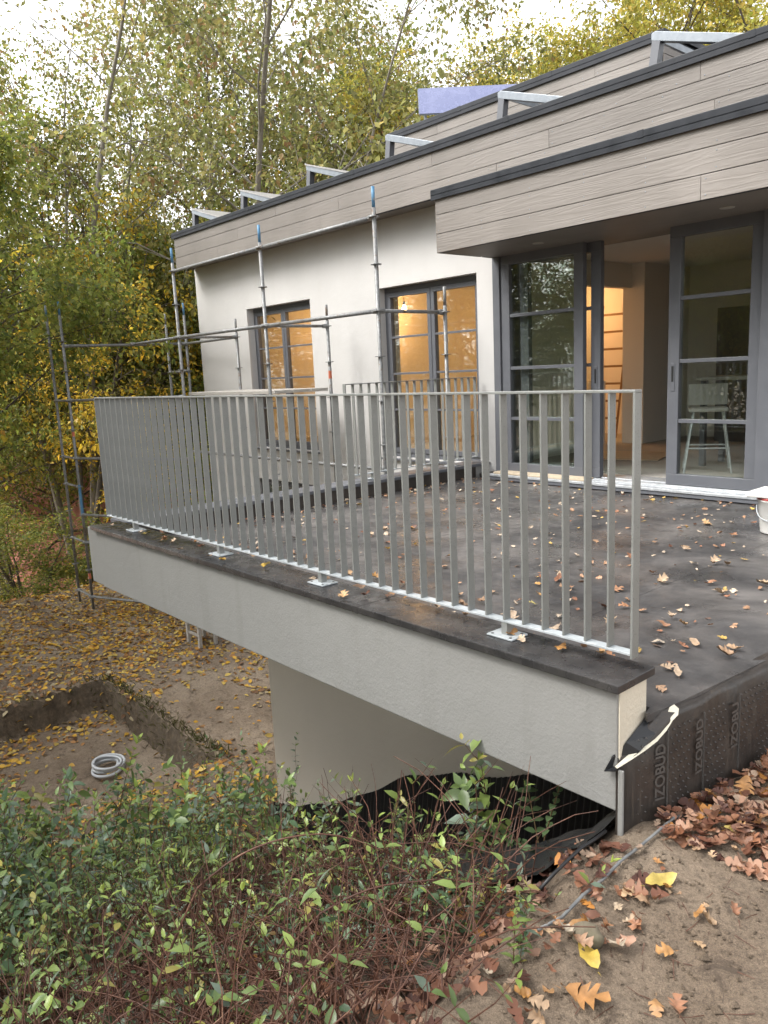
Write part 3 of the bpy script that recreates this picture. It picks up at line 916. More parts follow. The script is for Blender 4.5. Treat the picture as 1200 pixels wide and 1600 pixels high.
# ------------------------------------------------------------------ railings
def railing(name, label, A, Bp, nbar, feet, z0, z1, cat='railing'):
    """A, Bp: plan points; bars stand across the rail"""
    A = Vector(A); Bp = Vector(Bp)
    t = thing(name, label, cat, (A.x, A.y, 0))
    ang = math.atan2(Bp.y - A.y, Bp.x - A.x); t.rotation_euler.z = ang
    Ln = (Bp - A).length
    MB().box(-0.005, Ln + 0.005, -0.0225, 0.0225, z1 - 0.010, z1).build('top_rail', M['rail'], t, 0.0015)
    MB().box(0.005, Ln - 0.005, -0.0225, 0.0225, z0, z0 + 0.010).build('bottom_rail', M['plate'], t, 0.0015)
    for x in (0, Ln):
        MB().box(x - 0.005, x + 0.005, -0.0225, 0.0225, z0 - 0.012, z1 - 0.0105).build('end_post', M['rail'], t, 0.0015)
    me = MB().box(-0.004, 0.004, -0.02, 0.02, z0 + 0.0105, z1 - 0.0105).mesh('bar', M['rail'])
    for i in range(1, nbar + 1):
        o = link('bar', me, t, (Ln * i / (nbar + 1), 0, 0))
        o.rotation_euler.z = random.uniform(-0.02, 0.02)
    for i in feet:
        x = Ln * i / (nbar + 1)
        f_ = MB().box(x - 0.016, x + 0.016, -0.02, 0.02, 0.172, z0 - 0.0005).build('foot', M['rail'], t, 0.002)
        pl_ = MB().box(x - 0.07, x + 0.07, -0.055, 0.055, 0.1645, 0.1725).build('base_plate', M['plate'], t, 0.002)
        for sx in (-0.05, 0.05):
            for sy in (-0.038, 0.038):
                MB().lathe([(0, 0.001), (0.007, 0.0008), (0.007, 0)], (x + sx, sy, 0.1726), 8).build('bolt_hole', M['black'], pl_)
    return t
railing('railing', 'long grey bar railing along the front edge of the terrace', (-1.497, 2.52), (-6.41, 2.52), 47, (6, 19, 30, 43), 0.228, 1.215)
railing('railing', 'short grey bar railing at the far side of the terrace before the window', (-6.47, 5.17), (-6.47, 7.2), 17, (3, 14), 0.228, 1.205)

# ------------------------------------------------------------------ scaffold
scaf = thing('scaffold', 'galvanised tube scaffold with blue tips beside the white wall', 'scaffold', (-9.0, 6.0, ZY))
OX, OY, OZ = 9.0, -6.0, -ZY
def sp_(x, y, z): return (x + OX, y + OY, z + OZ)
def standard(x, y, z0, z1, ros0, blue=True):
    s = MB().tube([sp_(x, y, z0), sp_(x, y, z1 - 0.22)], 0.0242, 10).build('standard', M['galv'], scaf, smooth=True)
    MB().tube([sp_(x, y, z1 - 0.22), sp_(x, y, z1)], 0.0195, 8).build('spigot', M['bluepaint'] if blue else M['galv'], s, smooth=True)
    z = ros0
    while z > z0:
        if z < z1 - 0.1:
            b = MB().lathe([(0.024, -0.006), (0.06, -0.005), (0.062, 0), (0.06, 0.005), (0.024, 0.006)], sp_(x, y, z), 12)
            b.build('rosette', M['galv'], s)
        z -= 0.5
    return s
def ledger(a, b_, r_=0.0242, m='galv'):
    a = Vector(sp_(*a)); b_ = Vector(sp_(*b_))
    d = (b_ - a).normalized()
    o = MB().tube([a, b_], r_, 8).build('ledger', M[m], scaf, smooth=True)
    for p, s in ((a, 1), (b_, -1)):
        MB().tube([p - d * s * 0.0, p + d * s * 0.09], [0.036, 0.028], 8).build('coupler', M['galv'], o)
    return o
YO, YI = 5.93, 6.97
XC, XB, XA = -6.74, -9.03, -11.5
zr = 1.985
standard(XC, YO, H(XC, YO), 3.30, zr + 1.0)
standard(XB, YO, H(XB, YO), 3.27, zr + 1.0)
standard(XA, YO, H(XA, YO), 3.33, zr + 1.0)
standard(XC + 0.03, YI, H(XC, YI), 2.28, zr, False)
standard(XB, YI, H(XB, YI), 2.28, zr, False)
standard(XA, YI, H(XA, YI), 2.28, zr, False)
P1, P2 = (-13.75, 4.93), (-14.45, 4.95)
DD, D2 = (-13.5, 7.1), (-14.44, 7.19)
standard(*P1, H(*P1), 2.72, zr + 0.08); standard(*P2, H(*P2), 2.72, zr + 0.08)
standard(*DD, H(*DD), 2.72, zr); standard(*D2, H(*D2), 2.62, zr, False)
for z, (a, c) in ((zr + 1.0, (XC, XB)), (zr + 1.0, (XB, XA)), (zr, (XC, XB)), (zr, (XB, XA))):
    ledger((a, YO, z), (c, YO, z))
ledger((XA, YO, zr), (XA - 1.2, YO - 0.25, zr - 0.04), 0.022)
for x in (XC, XB, XA):
    ledger((x, YO, zr), (x, YI, zr), 0.021)
ledger((XA, YI, zr), (DD[0], DD[1], zr)); ledger((*P1, zr), (*DD, zr)); ledger((*DD, zr - 0.5), (*D2, zr - 0.5))
for dz in (1.0, 2.0, 3.0, 3.5, 4.5):
    ledger((*P1, zr + 0.08 - dz), (XA, YO, zr + 0.08 - dz))
for dz in (1.0, 2.0, 2.5, 3.5, 4.5):
    ledger((*P1, zr + 0.08 - dz), (*P2, zr + 0.08 - dz), 0.02)
for z in (0.2, -1.3):
    ledger((XC, YO, z), (XB, YO, z), 0.022); ledger((XB, YO, z), (XA, YO, z), 0.022)
for (x, y, z0, z1, m) in ((P1[0], P1[1], -0.95, -0.40, 'bluepaint'), (P1[0], P1[1], -2.1, -2.0, 'redpaint'), (P1[0], P1[1], 0.45, 0.53, 'redpaint'), (XB, YI, 1.25, 1.36, 'redpaint'), (XA, YI, -0.3, 0.3, 'bluepaint'), (XA, YO, -1.0, -0.3, 'bluepaint')):
    MB().tube([sp_(x, y, z0), sp_(x, y, z1)], 0.0252, 10, False).build('paint_mark', M[m], scaf, smooth=True)
# plank platform on the scaffold
for k in range(3):
    MB().box(XA + OX, XB + OX, YO + 0.08 + 0.31 * k + OY, YO + 0.37 + 0.31 * k + OY, 1.08 + OZ, 1.125 + OZ).build('deck_plank', M['oldwood'], scaf, 0.004)

# ------------------------------------------------------------------ small things
def dimple_sheet():
    V = []; F = []
    xs_ = np.arange(-5.62, -1.6, 0.011); nr = 9
    for i, x in enumerate(xs_):
        top = np.interp(x, [-5.6, -5.2, -4.4, -3.76, -2.7, -1.6], [-2.50, -2.32, -1.90, -1.52, -1.06, -0.75]) + 0.03 * math.sin(x * 3) + 0.012 * math.sin(x * 11)
        for j in range(nr):
            z = top - 0.11 * j
            V.append((x, 3.43 - 0.018 * j - 0.009 * (1 + math.sin((x + z * 0.5) * 2 * math.pi / 0.055)) - 0.02 * math.sin(x * 2) * (j / 8), z))
    for i in range(len(xs_) - 1):
        for j in range(nr - 1):
            F.append((i * nr + j, i * nr + j + 1, (i + 1) * nr + j + 1, (i + 1) * nr + j))
    return np_mesh('dimple_sheet', V, np.array(F), M['black'], None, True)
o = link('dimple_sheet', dimple_sheet()); tag(o, 'black ribbed drainage sheet against the foot of the lower wall', 'drainage sheet')

def foil_sheet():
    V = []; F = []
    A = np.linspace(-3.6, -1.5, 50); Bv = np.linspace(0, 1, 9)
    for x in A:
        for v_ in Bv:
            y = np.interp(x, [-3.6, -2.4, -1.5], [1.75, 2.0, 2.15]) + 0.42 * v_ + 0.03 * math.sin(x * 7)
            V.append((x, y, H(x, y) + 0.035 + 0.03 * abs(math.sin(x * 9 + v_ * 5)) * (0.4 + v_)))
    n = len(Bv)
    for i in range(len(A) - 1):
        for j in range(n - 1):
            F.append((i * n + j, i * n + j + 1, (i + 1) * n + j + 1, (i + 1) * n + j))
    return np_mesh('foil', V, np.array(F), M['foil'], None, True)
tag(link('plastic_foil', foil_sheet()), 'crumpled black plastic foil lying on the soil below the beam', 'plastic foil')

rod = MB()
pts = [(-1.34 + 0.004 * math.sin(i), y, H(-1.34, y) + 0.02) for i, y in enumerate(np.linspace(1.72, 2.66, 9))]
tag(rod.tube(pts, 0.006, 6).build('edging_rod', M['galv'], smooth=True), 'thin grey metal rod along the edge of the bare soil', 'rod')
pts = [(-1.47 + 0.004 * math.sin(i), y, H(-1.47, y) + 0.05) for i, y in enumerate(np.linspace(1.9, 2.3, 6))]
tag(MB().tube(pts, 0.007, 6).build('plastic_pipe', M['black'], smooth=True), 'short dark pipe beside the metal rod', 'pipe')

# bucket with lid
t = thing('bucket', 'white plastic bucket with a lid on the dark deck at the right edge', 'bucket', (-2.35, 5.95, 0.001))
MB().lathe([(0, 0.002), (0.125, 0.002), (0.13, 0.01), (0.15, 0.24), (0.158, 0.245), (0.158, 0.26), (0.15, 0.262)], n=28).build('body', M['white_plastic'], t, smooth=True)
MB().lathe([(0.16, 0.256), (0.163, 0.272), (0.15, 0.274)], n=28).build('rim', M['red_plastic'], t, smooth=True)
MB().box(-0.19, 0.19, -0.16, 0.16, 0.275, 0.315).build('lid_board', M['white_plastic'], t, 0.01)
MB().tube([(0.158 * math.cos(a), 0.158 * math.sin(a), 0.2 - 0.09 * math.sin((a + 2.9) / 2.4 * math.pi)) for a in np.linspace(-2.9, -0.5, 14)], 0.004, 5).build('handle', M['plate'], t)

# coil of hose in the pit
hx, hy = -8.45, 2.98
hz = max(H(hx + 0.2, hy), H(hx, hy), H(hx - 0.2, hy)) + 0.03
pts = []
for i in range(150):
    a = i * 0.2
    r_ = 0.16 + 0.025 * math.sin(a * 0.37) + 0.02 * math.sin(a * 1.3)
    pts.append((hx + r_ * math.cos(a), hy + r_ * 0.95 * math.sin(a), hz + 0.0012 * i * 0.6 + 0.012 * math.sin(a * 0.9)))
tag(MB().tube(pts, 0.016, 7).build('hose_coil', M['hose'], smooth=True), 'coiled pale grey hose lying in the pit behind the shrubs', 'hose')

# old trestle under the terrace
tx, ty = -10.5, 5.35
t = thing('wooden_stool', 'small weathered wooden stool standing on the leafy yard below the beam', 'stool', (tx, ty, H(tx, ty)))
MB().box(-0.22, 0.22, -0.17, 0.17, 0.36, 0.40).build('seat', M['oldwood'], t, 0.004)
for sx in (-0.18, 0.18):
    for sy in (-0.13, 0.13):
        MB().box(sx - 0.025, sx + 0.025, sy - 0.025, sy + 0.025, -0.03, 0.36).build('leg', M['oldwood'], t, 0.003)
for sy in (-0.13, 0.13):
    MB().box(-0.155, 0.155, sy - 0.012, sy + 0.012, 0.14, 0.18).build('stretcher', M['oldwood'], t)

def stone(x, y, s, label, seed):
    bm = bmesh.new(); bmesh.ops.create_icosphere(bm, subdivisions=3, radius=1)
    r_ = np.random.default_rng(seed); off = r_.random(3) * 20
    for v in bm.verts:
        k = 1 + 0.5 * float(fbm(np.array([v.co.x * 1.3 + off[0]]), np.array([v.co.y * 1.3 + v.co.z + off[1]]))[0])
        v.co = Vector((v.co.x * s[0], v.co.y * s[1], v.co.z * s[2])) * k
    me = bpy.data.meshes.new('stone'); bm.to_mesh(me); bm.free(); me.materials.append(M['stone'])
    me.polygons.foreach_set('use_smooth', [True] * len(me.polygons))
    o = link('stone', me, None, (x, y, H(x, y) + s[2] * 0.45)); o.rotation_euler.z = seed
    tag(o, label, 'stone')
stone(-1.22, 1.80, (0.05, 0.042, 0.036), 'mossy brown stone beside the yellow leaf at the path edge', 1)
stone(-3.45, 3.1, (0.10, 0.08, 0.08), 'grey stone in the shade in front of the ribbed sheet', 2)
stone(-3.0, 2.75, (0.12, 0.08, 0.05), 'flat pale stone on the dark soil under the beam', 3)
stone(-5.25, 3.05, (0.13, 0.1, 0.09), 'pale stone at the foot of the lower wall corner', 4)

# ------------------------------------------------------------------ neighbouring buildings
nb = thing('neighbour_roof_house', 'low house with a red tiled roof seen through the trees', 'house', (0, 0, 0))
e1 = Vector((0.64, 0.77, 0)).normalized()      # along the eave
dn = Vector((0.77, -0.64, 0)).normalized()     # down slope, towards the camera
org = Vector((-30.5, 7.0, -0.9))
V = []; F = []
nu, nv = 260, 22
for j in range(nv):
    for k2 in range(2):
        v_ = (j + k2 * 0.98) * 0.36
        for i in range(nu):
            u = (i - nu / 2) * 0.075
            p = org + e1 * u + dn * v_ + Vector((0, 0, -0.62 * v_ + 0.035 * math.sin(i * math.pi * 0.5) + 0.05 * k2))
            V.append(p[:])
rows_ = nv * 2
for r2 in range(rows_ - 1):
    for i in range(nu - 1):
        F.append((r2 * nu + i, r2 * nu + i + 1, (r2 + 1) * nu + i + 1, (r2 + 1) * nu + i))
link('tiled_roof', np_mesh('tiled_roof', V, np.array(F), M['tile']), nb)
b = MB()
eave = org + dn * (0.36 * nv - 0.5) + Vector((0, 0, -0.62 * (0.36 * nv - 0.5) - 0.1))
for_c = [eave - e1 * 9, eave + e1 * 9, org + e1 * 9 - dn * 7, org - e1 * 9 - dn * 7]
b.prism([(p.x, p.y) for p in for_c], 'z', -11, eave.z).build('wall', M['stucco'], nb)
nb2 = thing('white_neighbour_house', 'bright white house wall glimpsed between the trunks', 'house', (0, 0, 0))
o2 = Vector((-36, 13.0, 0)); e2 = e1
pp = [o2 - e2 * 11, o2 + e2 * 9, o2 + e2 * 9 - dn * 8, o2 - e2 * 11 - dn * 8]
MB().prism([(p.x, p.y) for p in pp], 'z', -12, 2.3).build('wall', M['stucco'], nb2)
pp2 = [o2 - e2 * 11.4 + dn * 0.5, o2 + e2 * 9.4 + dn * 0.5, o2 + e2 * 9.4 - dn * 8.4, o2 - e2 * 11.4 - dn * 8.4]
MB().prism([(p.x, p.y) for p in pp2], 'z', 2.3, 2.5).build('roof', M['tile'], nb2)

# ------------------------------------------------------------------ trees
PAL_GREEN = [((0.19, 0.215, 0.045), 5), ((0.25, 0.265, 0.055), 5), ((0.1, 0.12, 0.03), 3), ((0.3, 0.26, 0.055), 2.5), ((0.5, 0.34, 0.04), 0.7), ((0.24, 0.15, 0.06), 0.6)]
PAL_PALE = [((0.28, 0.28, 0.1), 4), ((0.22, 0.225, 0.075), 4), ((0.34, 0.31, 0.11), 3), ((0.16, 0.17, 0.06), 2), ((0.3, 0.2, 0.09), 1.2)]
PAL_YEL = [((0.4, 0.37, 0.07), 4), ((0.48, 0.41, 0.08), 3), ((0.32, 0.31, 0.07), 4), ((0.54, 0.41, 0.09), 1.5)]
PAL_OLIVE = [((0.19, 0.225, 0.05), 5), ((0.25, 0.27, 0.06), 5), ((0.33, 0.31, 0.065), 3), ((0.12, 0.155, 0.04), 3), ((0.46, 0.36, 0.05), 0.7)]
PAL_GOLD = [((0.58, 0.4, 0.04), 4), ((0.66, 0.46, 0.06), 3), ((0.5, 0.4, 0.06), 3), ((0.25, 0.24, 0.05), 2)]

def leaf_quads(c, ax, nm, ln, wd, fold=0.18):
    """c base points, ax unit axes, nm unit normals, ln lengths, wd widths -> verts (4n), faces (2n)"""
    sd = np.cross(ax, nm); sd /= np.linalg.norm(sd, axis=1, keepdims=True) + 1e-9
    ln = ln[:, None]; wd = wd[:, None]
    mid = c + ax * ln * 0.45 + nm * wd * fold
    V = np.stack([c, mid + sd * wd * 0.5, c + ax * ln - nm * ln * 0.12, mid - sd * wd * 0.5], 1).reshape(-1, 3)
    n = len(c); b = np.arange(n) * 4
    F = np.concatenate([np.stack([b, b + 1, b + 2], 1), np.stack([b, b + 2, b + 3], 1)], 0)
    return V, F

def pick(pal, n, r_):
    wts = np.array([w_ for _, w_ in pal]); cols = np.array([c for c, _ in pal])
    return cols[r_.choice(len(pal), n, p=wts / wts.sum())]

def unit(v):
    return v / (np.linalg.norm(v, axis=-1, keepdims=True) + 1e-9)

def make_tree(seed, h, tr, base, rad, nl, ntw, lpt, lsize, pal, trunks=1, lean=0.05, droop=0.25, asp=1.6, bare_trunk=0.0, prof=lambda t: math.sin(math.pi * min(1, 0.18 + 0.82 * t)) ** 0.6):
    r_ = np.random.default_rng(seed)
    wood_b = MB()
    tw_p = []; tw_d = []
    for k in range(trunks):
        a0 = r_.uniform(0, 6.28)
        sp = 0.0 if trunks == 1 else r_.uniform(0.08, 0.22)
        P = [np.array([0.25 * (trunks > 1) * math.cos(a0), 0.25 * (trunks > 1) * math.sin(a0), -0.4])]
        d = np.array([math.cos(a0) * (lean + sp), math.sin(a0) * (lean + sp), 1.0])
        seg = 12
        for i in range(seg):
            d = d + r_.normal(0, 0.05, 3) * np.array([1, 1, 0.2]); d[2] = 1
            P.append(P[-1] + unit(d) * (h * (1 if k == 0 else r_.uniform(0.75, 1.0))) / seg)
        P = np.array(P); rr = tr * (1 - 0.9 * np.linspace(0, 1, seg + 1)) * (1 if k == 0 else r_.uniform(0.6, 0.95))
        rr[0] *= 1.35
        wood_b.tube([tuple(p) for p in P], list(rr), 8)
        for i in range(nl // trunks):
            t = base + (0.98 - base) * (i + r_.random()) / (nl // trunks)
            u = t * seg; ii = min(int(u), seg - 1); p0 = P[ii] * (1 - (u - ii)) + P[ii + 1] * (u - ii)
            az = i * 2.4 + r_.uniform(-0.5, 0.5) + k * 2
            el = R(15 + 45 * t) + r_.uniform(-0.25, 0.25)
            Ln = rad * prof((t - base) / (1 - base)) * r_.uniform(0.65, 1.2) + 0.3
            dv = np.array([math.cos(az) * math.cos(el), math.sin(az) * math.cos(el), math.sin(el)])
            pts = [p0]; q_ = dv.copy()
            for s in range(5):
                q_ = unit(q_ + r_.normal(0, 0.14, 3) + np.array([0, 0, -droop * 0.25 * s * 0.5]))
                pts.append(pts[-1] + q_ * Ln / 5)
            pts = np.array(pts)
            r0 = max(0.012, rr[ii] * 0.42)
            wood_b.tube([tuple(p) for p in pts], list(r0 * (1 - 0.85 * np.linspace(0, 1, 6))), 5, False)
            for s in range(max(4, int(ntw * Ln / rad))):
                u2 = r_.uniform(0.2, 1.0) ** 0.8 * 5; jj = min(int(u2), 4)
                pb = pts[jj] * (1 - (u2 - jj)) + pts[jj + 1] * (u2 - jj)
                dd = unit(unit(pts[jj + 1] - pts[jj]) * 0.7 + r_.normal(0, 0.65, 3) + np.array([0, 0, -0.05]))
                l2 = Ln * r_.uniform(0.14, 0.36)
                p2 = pb + dd * l2 * 0.5; dd2 = unit(dd + np.array([0, 0, -droop]) * 0.8 + r_.normal(0, 0.2, 3)); p3 = p2 + dd2 * l2 * 0.5
                wood_b.tube([tuple(pb), tuple(p2), tuple(p3)], [r0 * 0.25 + 0.004, r0 * 0.15 + 0.003, 0.003], 3, False)
                for m_ in range(4):
                    f_ = r_.uniform(0.15, 1.0)
                    pp_ = pb + (p2 - pb) * min(1, f_ * 2) if f_ < 0.5 else p2 + (p3 - p2) * (f_ * 2 - 1)
                    tw_p.append(pp_); tw_d.append(unit(dd2 + r_.normal(0, 0.7, 3) + np.array([0, 0, -droop])))
    tw_p = np.array(tw_p); tw_d = np.array(tw_d); nt_ = len(tw_p)
    tcol = pick(pal, nt_, r_)
    n = nt_ * lpt
    f_ = r_.random((nt_, lpt, 1))
    c = (tw_p[:, None] + tw_d[:, None] * f_ * lsize * 5.5 + r_.normal(0, lsize * 0.75, (nt_, lpt, 3)) - np.array([0, 0, 1]) * (f_ ** 2) * lsize * 1.2).reshape(-1, 3)
    ax = unit(np.repeat(tw_d, lpt, 0) * 0.6 + r_.normal(0, 0.65, (n, 3)) + np.array([0, 0, -0.35]))
    nm = unit(r_.normal(0, 0.5, (n, 3)) + np.array([0, 0, 0.9]))
    nm = unit(nm - ax * np.sum(nm * ax, 1, keepdims=True))
    ln = lsize * r_.uniform(0.65, 1.3, n)
    V, F = leaf_quads(c, ax, nm, ln, ln / asp * r_.uniform(0.8, 1.2, n))
    col = np.repeat(tcol, lpt, 0) * r_.uniform(0.7, 1.3, (n, 1)) * (1 + r_.normal(0, 0.06, (n, 3)))
    k = r_.random(n) < 0.25
    col[k] = pick(pal, int(k.sum()), r_)
    col = np.clip(np.repeat(col, 4, 0), 0.005, 1)
    return wood_b, (V, F, col)

TP = {}
def proto(key, bk, **kw):
    wb, (V, F, col) = make_tree(**kw)
    wm = wb.mesh('trunk', M[bk]); wm.polygons.foreach_set('use_smooth', [True] * len(wm.polygons))
    TP[key] = (wm, np_mesh('crown', V, F, M['leaf'], col))
proto('maple', 'bark', seed=11, h=15, tr=0.2, base=0.30, rad=4.0, nl=48, ntw=19, lpt=10, lsize=0.125, pal=PAL_GREEN, trunks=1)
proto('multi', 'bark', seed=12, h=16, tr=0.19, base=0.30, rad=3.4, nl=52, ntw=16, lpt=9, lsize=0.125, pal=PAL_GREEN, trunks=4)
proto('ash', 'bark2', seed=13, h=19, tr=0.15, base=0.34, rad=3.0, nl=36, ntw=10, lpt=7, lsize=0.125, pal=PAL_PALE, trunks=3, asp=2.0)
proto('pale', 'bark2', seed=14, h=17, tr=0.105, base=0.25, rad=4.2, nl=48, ntw=16, lpt=9, lsize=0.125, pal=PAL_PALE, trunks=2)
proto('linden', 'bark', seed=15, h=15, tr=0.22, base=0.25, rad=4.6, nl=54, ntw=20, lpt=10, lsize=0.12, pal=PAL_YEL, trunks=2)
proto('hazel', 'bark', seed=16, h=5.5, tr=0.07, base=0.05, rad=2.2, nl=40, ntw=14, lpt=8, lsize=0.11, pal=PAL_OLIVE, trunks=4, droop=0.35)
proto('hornbeam', 'bark', seed=17, h=10, tr=0.10, base=0.36, rad=2.9, nl=52, ntw=19, lpt=10, lsize=0.125, pal=PAL_OLIVE, trunks=2, droop=0.3)
proto('golden', 'bark', seed=18, h=7, tr=0.06, base=0.35, rad=1.8, nl=16, ntw=9, lpt=9, lsize=0.085, pal=PAL_GOLD, trunks=1, lean=0.25)

RC = np.array(cam.matrix_world.to_3x3())
def at_depth(px, py, D):
    v = RC @ np.array([(px - 600) / 1219.0, -(py - 800) / 1219.0, -1.0]) * D
    return v[0], v[1], v[2] + EYE
def tree(key, name, label, x, y, sc, rz, grp, sz=1.0):
    z = H(x, y)
    t = thing(name, label, 'tree', (x, y, z), grp)
    t.scale = (sc, sc, sc * sz); t.rotation_euler = (random.uniform(-0.04, 0.04), random.uniform(-0.04, 0.04), rz)
    link('trunk', TP[key][0], t); link('crown', TP[key][1], t)
    return t
GW = 'tall trees behind the scaffold and the house'
GU = 'leafy understorey at the foot of the wood'
spec = [
 ('multi', 'maple_tree', 'dark many-stemmed tree standing behind the scaffold corner', 232, 20.5, 1.0, 0.4, GW, 1.0),
 ('ash', 'ash_tree', 'thin pale-stemmed tree rising at the upper left against the sky', 165, 25, 1.0, 1.3, GW, 1.0),
 ('ash', 'ash_tree', 'slender trunks between the dark tree and the roof corner', 275, 28, 1.05, 4.1, GW, 1.0),
 ('ash', 'ash_tree', 'slim pale trunks left of the golden sapling', 120, 21, 0.95, 0.2, GW, 1.0),
 ('ash', 'ash_tree', 'slim sparse tree at the left picture edge', 15, 22, 1.0, 5.4, GW, 1.0),
 ('maple', 'maple_tree', 'green tree at the left edge of the picture', -70, 18.5, 0.7, 2.2, GW, 1.0),
 ('maple', 'maple_tree', 'green tree behind the left scaffold tower', 75, 24, 0.8, 5.0, GW, 1.0),
 ('pale', 'field_maple_tree', 'pale green tree above the left end of the roof', 390, 22, 1.2, 0.9, GW, 1.0),
 ('pale', 'field_maple_tree', 'grey-green tree above the middle roof panels', 505, 25, 1.25, 3.6, GW, 1.0),
 ('maple', 'maple_tree', 'darker green tree behind the pale trees over the roof', 450, 29, 1.3, 1.0, GW, 1.0),
 ('pale', 'field_maple_tree', 'pale green tree left of the bright gap of sky', 545, 28, 1.2, 5.2, GW, 1.0),
 ('pale', 'field_maple_tree', 'pale tree between the scaffold and the first roof panels', 310, 26, 1.05, 2.0, GW, 1.0),
 ('linden', 'linden_tree', 'yellow-green tree behind the large blue solar panel', 790, 30, 1.0, 3.3, GW, 1.0),
 ('linden', 'linden_tree', 'far yellow-green tree over the middle of the raised roof', 940, 29, 1.1, 5.6, GW, 1.0),
 ('linden', 'linden_tree', 'far yellow-green tree at the right picture edge', 1110, 29, 1.1, 0.7, GW, 1.0),
 ('ash', 'ash_tree', 'thin trunk group at the top left corner', 70, 27, 1.1, 2.9, GW, 1.0),
 ('linden', 'linden_tree', 'yellow-green tree beside the bright gap of sky', 720, 25, 0.9, 0.2, GW, 1.0),
 ('linden', 'linden_tree', 'yellow-green tree behind the raised roof block', 860, 22, 0.95, 2.6, GW, 1.0),
 ('linden', 'linden_tree', 'yellow-green tree above the nearest roof panel', 1010, 23, 1.0, 4.4, GW, 1.0),
 ('linden', 'linden_tree', 'yellow-green tree at the upper right corner', 1160, 22, 1.0, 1.2, GW, 1.0),
 ('hornbeam', 'hornbeam_tree', 'dense low tree beyond the red roof at the left', 10, 30, 1.5, 0.5, GU, 1.0),
 ('hornbeam', 'hornbeam_tree', 'dense low tree beyond the red roof behind the railing end', 150, 31, 1.5, 3.0, GU, 1.0),
 ('hornbeam', 'hornbeam_tree', 'dense low tree behind the left end of the white wall', 300, 21, 1.0, 4.4, GU, 1.0),
 ('hazel', 'hazel_bush', 'olive bush on the yard edge at the far left', 10, 15.8, 0.7, 1.0, GU, 0.6),
 ('hazel', 'hazel_bush', 'olive bush right behind the scaffold tower feet', 128, 17.4, 0.5, 2.4, GU, 0.36),
 ('pale', 'field_maple_tree', 'pale leafy tree at the top left behind the golden sapling', 45, 27, 0.9, 1.6, GW, 1.0),
 ('hazel', 'hazel_bush', 'olive bush below the left end of the beam', 225, 18, 0.62, 4.0, GU, 0.5),
 ('hazel', 'hazel_bush', 'olive bush behind the railing bars near the white wall', 300, 18.5, 0.9, 5.2, GU, 0.8),
 ('hornbeam', 'hornbeam_tree', 'leafy branches reaching in front of the scaffold tower tips', -150, 14.0, 0.85, 2.0, GU, 1.0),
 ('golden', 'golden_sapling', 'sapling with bright yellow leaves at the upper left', 110, 17.0, 1.5, 0.3, GW, 1.0),
 ('golden', 'golden_sapling', 'yellow-leaved sapling left of the roof corner', 262, 19.0, 0.95, 2.8, GW, 1.0),
]
for key, nm, lb, px, D, sc, rz, grp, sz in spec:
    x, y, _ = at_depth(px, 600, D)
    tree(key, nm, lb, x, y, sc, rz, grp, sz)
# wood on the other side of the plot, seen in the door glass
for i, (key, nm, x, y, sc, lb) in enumerate((
    ('maple', 'maple_tree', -9.0, -9.0, 0.95, 'tree mirrored darkly in the right glass door'),
    ('hornbeam', 'hornbeam_tree', -12.5, -6.0, 1.2, 'low dense tree mirrored in the left glass door'),
    ('hornbeam', 'hornbeam_tree', -5.0, -10.0, 1.1, 'low dense tree mirrored behind the white stool'),
    ('pale', 'field_maple_tree', -16.0, -10.0, 0.95, 'pale tree mirrored in the door panes'),
    ('multi', 'maple_tree', -10.8, -12.5, 1.0, 'many-stemmed tree mirrored at the top of the right door'),
    ('hornbeam', 'hornbeam_tree', -15.5, -2.0, 1.1, 'low dense tree mirrored in the window beside the doors'),
    ('maple', 'maple_tree', -19.0, -5.5, 0.8, 'green tree mirrored in the far window'),
    ('hazel', 'hazel_bush', -8.6, -5.5, 1.3, 'bush mirrored low in the right glass door'),
    ('hazel', 'hazel_bush', -11.0, -8.0, 1.5, 'larger bush mirrored in the middle panes of the right door'))):
    tree(key, nm, lb, x, y, sc, i * 1.7, 'trees mirrored in the door glass', 1.0)

# ------------------------------------------------------------------ foreground shrubs
def shrub_leaf(c, ax, nm, ln, wd):
    """pointed oval folded along the midrib: 8 verts, 8 tris"""
    sd = np.cross(ax, nm); sd = unit(sd)
    ln = ln[:, None]; wd = wd[:, None]
    bend = np.random.default_rng(len(c)).normal(0.22, 0.16, (len(c), 1))
    def pt(u, s, h_):
        return c + ax * ln * u + sd * wd * s + nm * (wd * h_ - ln * bend * u * u)
    V = np.stack([pt(0, 0, 0), pt(0.3, 0.42, 0.13), pt(0.62, 0.38, 0.12), pt(1, 0, 0), pt(0.62, -0.38, 0.12), pt(0.3, -0.42, 0.13), pt(0.3, 0, 0), pt(0.62, 0, 0)], 1).reshape(-1, 3)
    n = len(c); b = np.arange(n)[:, None] * 8
    T = np.array([(0, 1, 6), (6, 1, 2), (6, 2, 7), (7, 2, 3), (0, 6, 5), (6, 4, 5), (6, 7, 4), (7, 3, 4)])
    F = (b[:, :, None] + T[None]).reshape(-1, 3)
    return V, F

